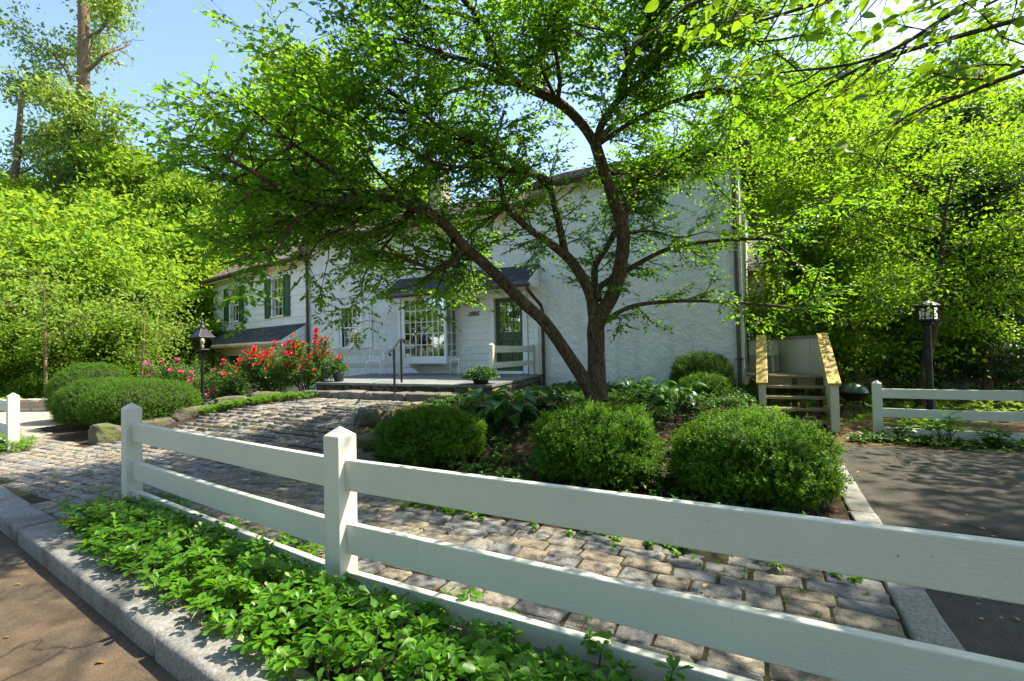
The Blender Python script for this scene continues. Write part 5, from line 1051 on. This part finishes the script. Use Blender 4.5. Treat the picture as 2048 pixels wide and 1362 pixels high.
def rosettes(name, pts, hts, nl, L, mat, seed, shape='pach', ratio=.55, el=(.15,.75), stem=True, kind='stuff', parent=None, label=None, cat=None):
    R = np.random.RandomState(seed); P, D, N, Ls = [], [], [], []; tubes = []
    for (x, y), h in zip(pts, hts):
        z = gz(x, y); ln = R.normal(0, .18, 2); top = np.array([x + ln[0]*h*2, y + ln[1]*h*2, z + h]); tubes.append(np.array([[x, y, z-.02, .004], [*top, .003]])); a0 = R.uniform(0, 6.3); tilt = R.normal(0, .4, 3); rs = R.uniform(.65, 1.2)
        for tier, (kk, ez, s) in enumerate(((nl, el[0], 1.0), (max(3, nl-3), el[1], .72))):
            for i in range(kk):
                a = a0 + tier*.5 + i*2*PI/kk + R.normal(0, .18); e = ez + R.normal(0, .15); d = np.array([math.cos(a)*math.cos(e), math.sin(a)*math.cos(e), math.sin(e)]) + tilt*.5
                P.append(top - np.array([0, 0, .012*(1-tier)])); D.append(d); N.append(np.array([-math.cos(a)*math.sin(e), -math.sin(a)*math.sin(e), math.cos(e)]) + R.normal(0, .18, 3)); Ls.append(L*s*rs*R.uniform(.75, 1.15))
    V, Fc = leaf_arrays(np.array(P), np.array(D), np.array(N), np.array(Ls), np.array(Ls)*ratio, shape, .16)
    root = empty(name, (pts[0][0], pts[0][1], gz(*pts[0]))); off = np.array(root.location)
    o = np_mesh(name, V, Fc, mat, None, True) if not stem else None
    if stem: 
        Vt, Ft = tubes_np(tubes, 4); n0 = len(Vt); me = bpy.data.meshes.new(name); me.from_pydata([tuple(p) for p in np.vstack([Vt, V])], [], [tuple(f) for f in Ft] + [tuple(f) for f in Fc + n0]); me.update()
        me.materials.append(STEM); me.materials.append(mat); mi = np.zeros(len(Ft) + len(Fc), np.int32); mi[len(Ft):] = 1; me.polygons.foreach_set('material_index', mi); o = link(name, me, None, None, True)
    bpy.data.objects.remove(root); return tag(o, label, cat, kind=kind)
RR = np.random.RandomState(77)
pts, hts = [], []
while len(pts) < 1150:      # pachysandra between fence and kerb
    x = RR.uniform(.45, 6.6); t = RR.uniform(0, 1); yk = kerb_y(x) + .15; yf = fence_y(x) + .16 + .10*math.sin(x*2.7) + .06*math.sin(x*7.1); w_ = min(1, (x - .4)/.9)
    ylo = yk + .16*(1-w_); yhi = yf - (1-w_)*.1; y = ylo + (yhi-ylo)*t
    if y > fence_y(x) + .06 and RR.rand() > .45: continue
    pts.append((x, y)); hts.append(RR.choice([RR.uniform(.07, .13), RR.uniform(.12, .22)])*(.75 if y < yk + .1 else 1)*(.35 + .65*min(1, abs(fence_y(x) - y)/.3)))
rosettes('pachysandra', pts, hts, 6, .078, LEAF_PACH, 5, label='bright green pachysandra filling the strip between fence and kerb', cat='ground cover')
pts = [(RR.uniform(-8.5, -4.75), 0) for _ in range(260)]; pts = [(x, fence_y(x) + RR.uniform(-.55, .28)) for x, _ in pts]
rosettes('pachysandra', pts, RR.uniform(.08, .18, len(pts)), 6, .085, LEAF_PACH, 6, label='pachysandra round the foot of the far left fence post', cat='ground cover')
# looser cover in the garden bed
def free(x, y, rad=.6): return all((x-a)**2 + (y-b)**2 > (r+.0)**2 for a, b, r in ((2.05,-6.35,.6),(4.42,-6.35,.6),(5.98,-6.35,.68),(5.0,-1.15,.5),(3.7,-4.04,.2)))
pts = []
while len(pts) < 2500:
    x, y = RR.uniform(.7, 6.6), RR.uniform(-7.7, -.15)
    if not inpoly(x, y, BED) or not free(x, y): continue
    if y > -4.0 and x < 1.7: continue
    dens = mn.noise(Vector((x*1.1, y*1.1, 3))) + (.36 if y > -5.2 else .28)
    if dens < RR.uniform(-.25, .15): continue
    pts.append((x, y))
rosettes('bed_ground_cover', pts, RR.uniform(.05, .15, len(pts)), 5, .075, LEAF_GC, 7, 'ovate', .6, label='low dark green ground cover in the bed round the tree', cat='ground cover')
pts = []
while len(pts) < 130:       # creeping weeds along the path edge
    x = RR.uniform(2.8, 6.7); y = -7.98 + RR.normal(0, .07)
    if mn.noise(Vector((x*2.3, 0, 1))) > -.05: pts.append((x, y))
rosettes('path_edge_weeds', pts, RR.uniform(.02, .06, len(pts)), 4, .05, LEAF_PACH, 8, 'ovate', .85, (.1,.4), label='small creeping leaves along the edge of the block path', cat='ground cover')
pts = []
while len(pts) < 240:       # moss and grass tufts in the joints
    x, y = RR.uniform(-4.5, 6.7), RR.uniform(-9.7, -4.6)
    if inpoly(x, y, COB) and mn.noise(Vector((x*.8, y*.8, 8))) > .08: pts.append((x, y))
rosettes('joint_weeds', pts, RR.uniform(.015, .035, len(pts)), 5, .035, LEAF_PACH, 9, 'lance', .3, (.5, 1.1), label='tiny green weeds in the paving joints', cat='weeds')
# edging plant between paving and roses
pts = []
for _ in range(900):
    t = RR.rand(); x, y = -3.95 + 1.4*t, -5.95 + 1.42*t; pts.append((x + RR.normal(0, .10) - .08, y + RR.normal(0, .10)))
rosettes('edging_plant', pts, RR.uniform(.06, .17, len(pts)), 6, .045, LEAF_PACH, 10, 'lance', .35, (.3, .9), label='low bright green edging strip between the paving and the roses', cat='ground cover')
pts = [(RR.uniform(7.3, 12), RR.normal(-2.65, .18)) for _ in range(330)]
rosettes('fence_foot_plants', pts, RR.uniform(.02, .10, len(pts)), 6, .09, LEAF_GC, 11, 'ovate', .5, label='low green plants at the foot of the right fence', cat='ground cover')
pts = []
while len(pts) < 900:
    x, y = RR.uniform(6.3, 14), RR.uniform(-1.8, 6)
    if mn.noise(Vector((x*.7, y*.7, 5))) > -.15: pts.append((x, y))
rosettes('understory_plants', pts, RR.uniform(.06, .3, len(pts)), 6, .11, LEAF_BR, 12, 'ovate', .5, label='sunlit low plants on the ground behind the right fence', cat='ground cover')
pts = []
while len(pts) < 900:
    x, y = RR.uniform(-24, -11), RR.uniform(-6.2, 3)
    if not inpoly(x, y, DR) and mn.noise(Vector((x*.5, y*.5, 5))) > -.2: pts.append((x, y))
rosettes('bank_plants', pts, RR.uniform(.1, .4, len(pts)), 6, .16, LEAF_BR, 13, 'ovate', .5, label='leafy plants on the bank above the dry stone wall', cat='ground cover')
def broad_plant(x, y, n, L, h, label, seed, mat=LEAF_PACH, name='leafy_plant'):
    R = np.random.RandomState(seed); root = tag(empty(name, on(x, y)), label, 'plant', 'broad-leaved plants at the right fence'); tubes = []; LV = Leaves()
    for i in range(n):
        a = R.uniform(0, 6.3); b = rpath(R, (0,0,0), (math.cos(a)*.6, math.sin(a)*.6, 1), h*R.uniform(.6, 1.1), .006, 4, .12, 0, .6); tubes.append(b)
        for k in range(5): aa = k*2*PI/5 + a; LV.add(b[-1, :3], (math.cos(aa), math.sin(aa), R.uniform(-.1, .5)), (R.normal(0,.2), R.normal(0,.2), 1), L*R.uniform(.7, 1.1))
    Vt, Ft = tubes_np(tubes, 5); np_mesh('stems', Vt, Ft, STEM, root, True); LV.mesh('leaves', mat, root, 'pach', .62, .22, smooth=True); return root
broad_plant(8.45,-2.55,12,.17,.42,'broad-leaved plant at the foot of the right lamp post',3); broad_plant(7.95,-2.5,9,.14,.25,'smaller leafy plant left of the broad-leaved one by the fence',4,LEAF_GC); broad_plant(9.0,-2.6,9,.13,.26,'leafy plant right of the broad-leaved one by the fence',5,LEAF_GC)

# ---- hostas: each leaf a mesh of its own
def hosta_leaf(seed):
    R = random.Random(seed); v, f = [], []; nx, ny = 7, 4
    for i in range(nx+1):
        t = i/nx; w = (math.sin(PI*min(1, t**.75*1.0))**.75)*.36*(1 if t < 1 else 0); arch = .18*math.sin(PI*t*.9) - .28*t*t
        for j in range(-ny//2, ny//2 + 1):
            s = j/(ny/2); v.append((t, s*w, arch + abs(s)*.10*w*3 + .018*math.cos(s*6)*(1-t)))
    m = ny + 1
    for i in range(nx):
        for j in range(ny): f.append((i*m+j, (i+1)*m+j, (i+1)*m+j+1, i*m+j+1))
    me = bpy.data.meshes.new('leaf'); me.from_pydata(v, [], f); me.update(); me.materials.append(LEAF_HOSTA); me.polygons.foreach_set('use_smooth', np.ones(len(me.polygons), bool)); return me
HL = [hosta_leaf(i) for i in range(3)]
def hosta(x, y, n, L, label, seed):
    R = random.Random(seed); root = tag(empty('hosta', on(x, y)), label, 'plant', 'hostas in the bed'); mb = MB()
    for i in range(n):
        a = i*2.4 + R.uniform(-.3, .3); t = i/n; el = .75 - .6*t; st = (.10 + .16*(1-t))*L/.34; p = Vector((math.cos(a)*math.cos(el)*st, math.sin(a)*math.cos(el)*st, .06 + math.sin(el)*st + .1*(1-t)))
        o = bpy.data.objects.new('leaf', HL[i % 3]); COL.objects.link(o); o.parent = root; o.location = p; s = L*R.uniform(.75, 1.1); o.scale = (s, s, s); o.rotation_euler = Euler((R.gauss(0,.2), -.30*(1-t) + .12, a), 'XYZ'); mb.tube([(0,0,0), p*.6 + Vector((0,0,.03)), p], .006, 5)
    mb.build('stalks', STEM, root, True)
hosta(2.55,-5.05,22,.36,'large hosta left of the tree trunk below the terrace end',1); hosta(1.95,-4.75,20,.34,'hosta beside the stone step at the terrace corner',2); hosta(2.85,-4.3,16,.30,'hosta close behind the trunk foot, at its left',3); hosta(4.45,-3.3,18,.32,'hosta right of the tree trunk below the basement vent',4); hosta(4.95,-3.95,16,.30,'hosta farthest right, behind the largest boxwood',5); hosta(3.9,-2.4,14,.28,'hosta against the wall under the basement vent',6)

# ---- roses
def bloom_mesh(name, mat, seed):
    R = np.random.RandomState(seed); P, D, N, L = [], [], [], []
    for ring, (k, e, l) in enumerate(((6, .25, 1.0), (5, .75, .8), (4, 1.2, .6))):
        for i in range(k):
            a = i*2*PI/k + ring*.5 + R.normal(0, .15); P.append((0,0,.02*ring)); D.append((math.cos(a)*math.cos(e), math.sin(a)*math.cos(e), math.sin(e))); N.append((-math.cos(a)*math.sin(e), -math.sin(a)*math.sin(e), math.cos(e))); L.append(l)
    V, Fc = leaf_arrays(np.array(P, float), np.array(D), np.array(N), np.array(L), np.array(L)*1.1, 'ovate', -.25)
    o = np_mesh(name, V, Fc, mat, None, True); me = o.data; bpy.data.objects.remove(o); return me
BL = {'red': bloom_mesh('bloom', RED, 1), 'pink': bloom_mesh('bloom', PINK, 2), 'mag': bloom_mesh('bloom', MAGENTA, 3), 'vio': bloom_mesh('bloom', VIOLET, 4)}
def rose(x, y, rad, h, blooms, label, seed, nleaf=10000):
    R = np.random.RandomState(seed); root = tag(empty('rose_bush', on(x, y)), label, 'shrub', 'rose bushes left of the terrace'); tubes, cent = [], []
    for i in range(16):
        a = R.uniform(0, 6.3); q = R.uniform(.1, .65); b = rpath(R, (R.normal(0,.06), R.normal(0,.06), -.03), (math.cos(a)*q, math.sin(a)*q, 1), h*R.uniform(.75, 1.05), .012, 7, .14, 0, .3); tubes.append(b)
        for j in range(3, 8):
            for _ in range(2): c = rpath(R, b[j, :3], unit(b[j, :3]-b[j-1, :3]) + R.normal(0, .8, 3), rad*R.uniform(.25, .5), .005, 4, .2, .03, .4); tubes.append(c); cent += [c[1, :3], c[2, :3], c[3, :3], c[4, :3]]
    Vt, Ft = tubes_np(tubes, 4); np_mesh('stems', Vt, Ft, BARK, root, True); cent = np.array(cent); k = R.randint(0, len(cent), nleaf); P = cent[k] + R.normal(0, .06, (nleaf, 3)); P[:, 2] = np.maximum(P[:, 2], .05); D = R.normal(0, 1, (nleaf, 3)); N = R.normal(0, .5, (nleaf, 3)) + np.array([0,0,.8]); L = R.uniform(.035, .065, nleaf)
    V, Fc = leaf_arrays(P, D, N, L, L*.62, 'ovate'); tag(np_mesh('foliage', V, Fc, LEAF_ROSE, root), kind='stuff')
    score = cent[:, 2]*1.0 + (cent @ np.array([.47, -.88, 0]))*.5 + R.normal(0, .22, len(cent)); idx = np.argsort(-score); used = []; kinds = [k for k, n in blooms.items() for _ in range(n)]; R.shuffle(kinds)
    for ki in kinds:
        for i in idx:
            if all(np.linalg.norm(cent[i]-u) > .07 for u in used): break
        used.append(cent[i]); o = bpy.data.objects.new('bloom', BL[ki]); COL.objects.link(o); o.parent = root; s = R.uniform(.055, .085); o.location = cent[i] + np.array([.02, -.05, .05]); o.scale = (s, s, s); o.rotation_euler = (R.uniform(.2, 1.1), R.normal(0, .4), R.uniform(-.3, .9))
rose(-3.75,-3.75,.62,1.30,{'red':70,'pink':16},'rose bush thick with red blooms next to the potted flowers',1); rose(-4.75,-3.85,.62,1.30,{'red':44,'pink':8},'rose bush with scattered red blooms, left of the reddest one',2); rose(-6.3,-3.95,.65,1.2,{'pink':16,'red':6},'rose bush with pink blooms right behind the tapered lamp',3); rose(-8.3,-4.3,.75,1.35,{'pink':14,'mag':4},'rose bush with few pink blooms behind the yews',4)

# ---- potted flowers
def potted(x, y, z, r, h, label, kinds, seed, spike, fr, fh, nleaf=1100):
    R = np.random.RandomState(seed); root = tag(empty('flower_pot', (x, y, z)), label, 'planter'); MB().lathe([(r*.62,0),(r*.70,.01),(r*.92,h*.8),(r*1.0,h*.84),(r*1.02,h),(r*.9,h),(r*.88,h*.86)], 18).build('pot', POTM, root, True, angle=40)
    MB().lathe([(r*.87,h*.85),(r*.5,h*.9),(0,h*.92)], 14).build('soil', MULCH, root); n = nleaf; d = unit(R.normal(0, 1, (n, 3))); d[:, 2] = np.abs(d[:, 2])*1.0 - .25; P = d*np.array([fr, fr, fh])*R.uniform(.5, 1.0, (n, 1)) + np.array([0, 0, h]); L = R.uniform(.03, .055, n)
    V, Fc = leaf_arrays(P, d + R.normal(0, .5, (n, 3)), d + np.array([0,0,.6]) + R.normal(0, .3, (n, 3)), L, L*.6, 'ovate'); tag(np_mesh('foliage', V, Fc, LEAF_GC, root), kind='stuff'); tubes = [np.array([[0,0,h*.8,.006], [*(p*.8 + np.array([0,0,h*.2])), .003]]) for p in P[:60]]; Vt, Ft = tubes_np(tubes, 4); np_mesh('stems', Vt, Ft, STEM, root, True)
    for ki, cnt in kinds.items():
        for i in range(cnt):
            q = P[R.randint(n)]*1.0; q = np.array([q[0]*1.06, q[1]*1.06, max(q[2], h*.6) + .03]); o = bpy.data.objects.new('bloom', BL[ki]); COL.objects.link(o); o.parent = root; s = R.uniform(.022, .034); o.location = q; o.scale = (s, s, s); o.rotation_euler = (R.uniform(.4, 1.2), 0, R.uniform(-.2, .8))
    if spike:
        for i in range(9): a = i*.7; b = np.array([[0,0,h,.012],[.05*math.cos(a), .05*math.sin(a), h+.2, .008],[.16*math.cos(a), .16*math.sin(a), h+.36+.05*(i % 3), .002]]); Vt, Ft = tubes_np([b], 4); np_mesh('spike_leaf', Vt, Ft, LEAF_GC, root, True)
potted(-2.78,-3.55,.872,.15,.27,'dark pot of pink flowers with spiky leaves at the terrace corner by the roses',{'mag':9,'pink':5},1,True,.22,.20); potted(1.22,-3.66,.872,.20,.16,'low planter of violet pansies spilling over the right terrace corner',{'vio':34},2,False,.36,.22,2600)

# ---- street tree whose leaves hang into the upper right
R = np.random.RandomState(9)
ot = tag(empty('overhanging_tree', (10.2, -8.6, 0)), 'tree reaching large bright leaves in from the upper right corner', 'tree'); OO = np.array([10.2, -8.6, 0, 0])
tr_ = spline([(10.2,-8.6,-.3,.22),(10.25,-8.6,1.2,.18),(10.1,-8.5,2.4,.15),(9.9,-8.4,3.6,.13),(9.8,-8.3,5.2,.11),(9.7,-8.2,7.0,.08),(9.6,-8.1,9.4,.03)])
lm = [spline(p) for p in ([(10.0,-8.5,2.9,.03),(8.9,-8.35,3.35,.022),(8.1,-7.95,3.30,.018),(7.5,-8.05,3.52,.015),(6.9,-7.85,3.38,.011),(6.3,-7.9,3.42,.006)], [(10.0,-8.4,3.4,.035),(9.0,-7.6,3.95,.026),(8.3,-6.8,3.95,.02),(7.2,-6.4,4.05,.02),(6.5,-6.1,3.95,.01)], [(9.0,-8.4,3.15,.035),(8.2,-8.3,3.0,.025),(7.5,-8.2,2.95,.015),(7.0,-8.1,2.85,.008)], [(10.1,-8.5,2.4,.06),(9.0,-8.45,3.1,.036),(8.0,-8.75,3.35,.028),(7.2,-8.65,3.6,.02),(6.5,-8.7,3.62,.022),(5.8,-8.5,3.70,.012)], [(10.0,-8.45,3.0,.06),(9.0,-7.9,3.7,.045),(8.0,-7.6,4.1,.03),(7.0,-7.3,4.2,.02),(6.2,-7.1,4.3,.01)], [(9.9,-8.4,3.6,.06),(8.8,-8.9,4.3,.045),(7.8,-9.2,4.6,.03),(6.7,-9.1,4.7,.015)],
    [(9.9,-8.4,3.8,.05),(9.4,-7.2,4.4,.04),(8.9,-6.2,4.7,.025),(8.2,-5.4,4.8,.012)], [(9.8,-8.3,5.0,.05),(8.8,-7.8,5.6,.03),(7.9,-7.4,5.9,.015)], [(9.9,-8.4,4.2,.05),(10.8,-7.4,4.8,.03),(11.4,-6.5,5.0,.015)], [(9.9,-8.4,4.0,.05),(9.6,-9.6,4.6,.03),(9.0,-10.5,4.9,.015)])]
for h, a, L, el in [(4.6,2.6,4.5,.5),(5.2,2.1,5.0,.45),(5.6,3.0,5.5,.45),(6.0,1.6,4.5,.5),(6.8,3.3,5.0,.5),(7.6,2.6,4.8,.6),(7.0,5.2,4.0,.5),(8.8,2.3,4.0,.8)]:
    i = np.argmin(np.abs(tr_[:, 2]-h)); lm.append(rpath(R, tr_[i, :3], (math.cos(a)*math.cos(el), math.sin(a)*math.cos(el), math.sin(el)), L, .05, 20, .09, -.01, .15))
sec, tw, LV = [], [], Leaves()
for T in lm + [tr_[14:]]:
    for i in range(2, len(T), 1):
        d = unit(T[i, :3]-T[i-1, :3]); s2 = unit(np.cross(d, [0,0,1])); b = rpath(R, T[i, :3], d*.6 + s2*R.choice([-1,1])*R.uniform(.5,1) + np.array([0,0,R.normal(0,.3)]), R.uniform(.4, .9), .008, 5, .14, 0, .3); sec.append(b)
        for j in (1, 2, 3, 4, 5): dd = unit(b[j, :3]-b[j-1, :3]); s3 = unit(np.cross(dd, [0,0,1])); t_ = rpath(R, b[j, :3], dd*.7 + s3*R.choice([-1,1])*.8 + R.normal(0,.2,3), R.uniform(.12, .3), .003, 3, .14, -.04, .5); tw.append(t_); twig_leaves(R, LV, t_, .065, .082)
z3 = np.array([*OO[:3], 0]); Vt, Ft = tubes_np([tr_ - z3] + [t - z3 for t in lm], 8); np_mesh('trunk', Vt, Ft, BARK, ot, True); Vt, Ft = tubes_np([t - z3 for t in sec + tw], 4); tag(np_mesh('branches', Vt, Ft, BARK, ot, True), kind='stuff')
P, D, N, L = np.vstack(LV.P), np.vstack(LV.D), np.vstack(LV.N), np.concatenate(LV.L)
v = P - np.array(CAM_POS); a = v[:, 0]*-.466 + v[:, 1]*.885; b = v[:, 0]*.885 + v[:, 1]*.466; vis = (a > .8) & (np.abs(b) < 1.05*a) & (v[:, 2] < .74*a); near = np.argsort(np.where(vis, a, 1e9))[:min(300, int(vis.sum()))]
V1, F1 = leaf_arrays(np.zeros((1,3)), np.array([[1.,0,0]]), np.array([[0,0,1.]]), np.array([1.]), np.array([.6]), 'ovate', .12)
_lv = MB(); NX = 6
for i in range(NX+1):
    t = i/NX; w_ = .30*math.sin(PI*t**.85)**.8 if 0 < i < NX else 0
    for s_ in (-1, 0, 1): _lv.v.append((t, s_*w_, abs(s_)*w_*.28 - .14*t*t))
for i in range(NX):
    for j in range(2): _lv.f.append((i*3+j, (i+1)*3+j, (i+1)*3+j+1, i*3+j+1))
lme = bpy.data.meshes.new('leaf'); lme.from_pydata(_lv.v, [], _lv.f); lme.update(); lme.materials.append(LEAF_OVER); lme.polygons.foreach_set('use_smooth', np.ones(len(lme.polygons), bool))
for i in near:
    o = bpy.data.objects.new('leaf', lme); COL.objects.link(o); o.parent = ot; o.location = P[i] - OO[:3]; d = Vector(unit(D[i])); s_ = Vector(N[i]).cross(d).normalized(); n_ = d.cross(s_); o.rotation_euler = Matrix((d, s_, n_)).transposed().to_euler(); l_ = float(L[i]); o.scale = (l_, l_, l_)
keep = np.ones(len(P), bool); keep[near] = False; V, Fc = leaf_arrays(P[keep] - OO[:3], D[keep], N[keep], L[keep], L[keep]*.6, 'ovate', .14); tag(np_mesh('crown', V, Fc, LEAF_OVER, ot), kind='stuff'); print('overhang leaves', len(P), len(near))

# ---- fallen leaves
n = 1100; x = RR.uniform(-3, 11, n); y = RR.uniform(-11.6, -2.6, n); ok = np.array([inpoly(a, b, AS) or (inpoly(a, b, BED) and free(a, b)) or b < kerb_y(a) - .02 or inpoly(a, b, COB) and RR.rand() < .25 for a, b in zip(x, y)]); x, y = x[ok], y[ok]; n = len(x)
z = np.where(y < kerb_y(x), -.118, ground(x, y) + np.where(inpoly(x, y, COB), .05, .024)); P = np.stack([x, y, z], 1); D = RR.normal(0, 1, (n, 3))*np.array([1, 1, .1]); L = RR.uniform(.02, .055, n); V, Fc = leaf_arrays(P, D, np.array([0,0,1.]) + RR.normal(0,.15,(n,3)), L, L*.6, 'ovate', .05)
tag(np_mesh('fallen_leaves', V, Fc, LEAF_LITTER, None), 'scattered dry leaves on the drive and in the bed', 'leaves', kind='stuff')
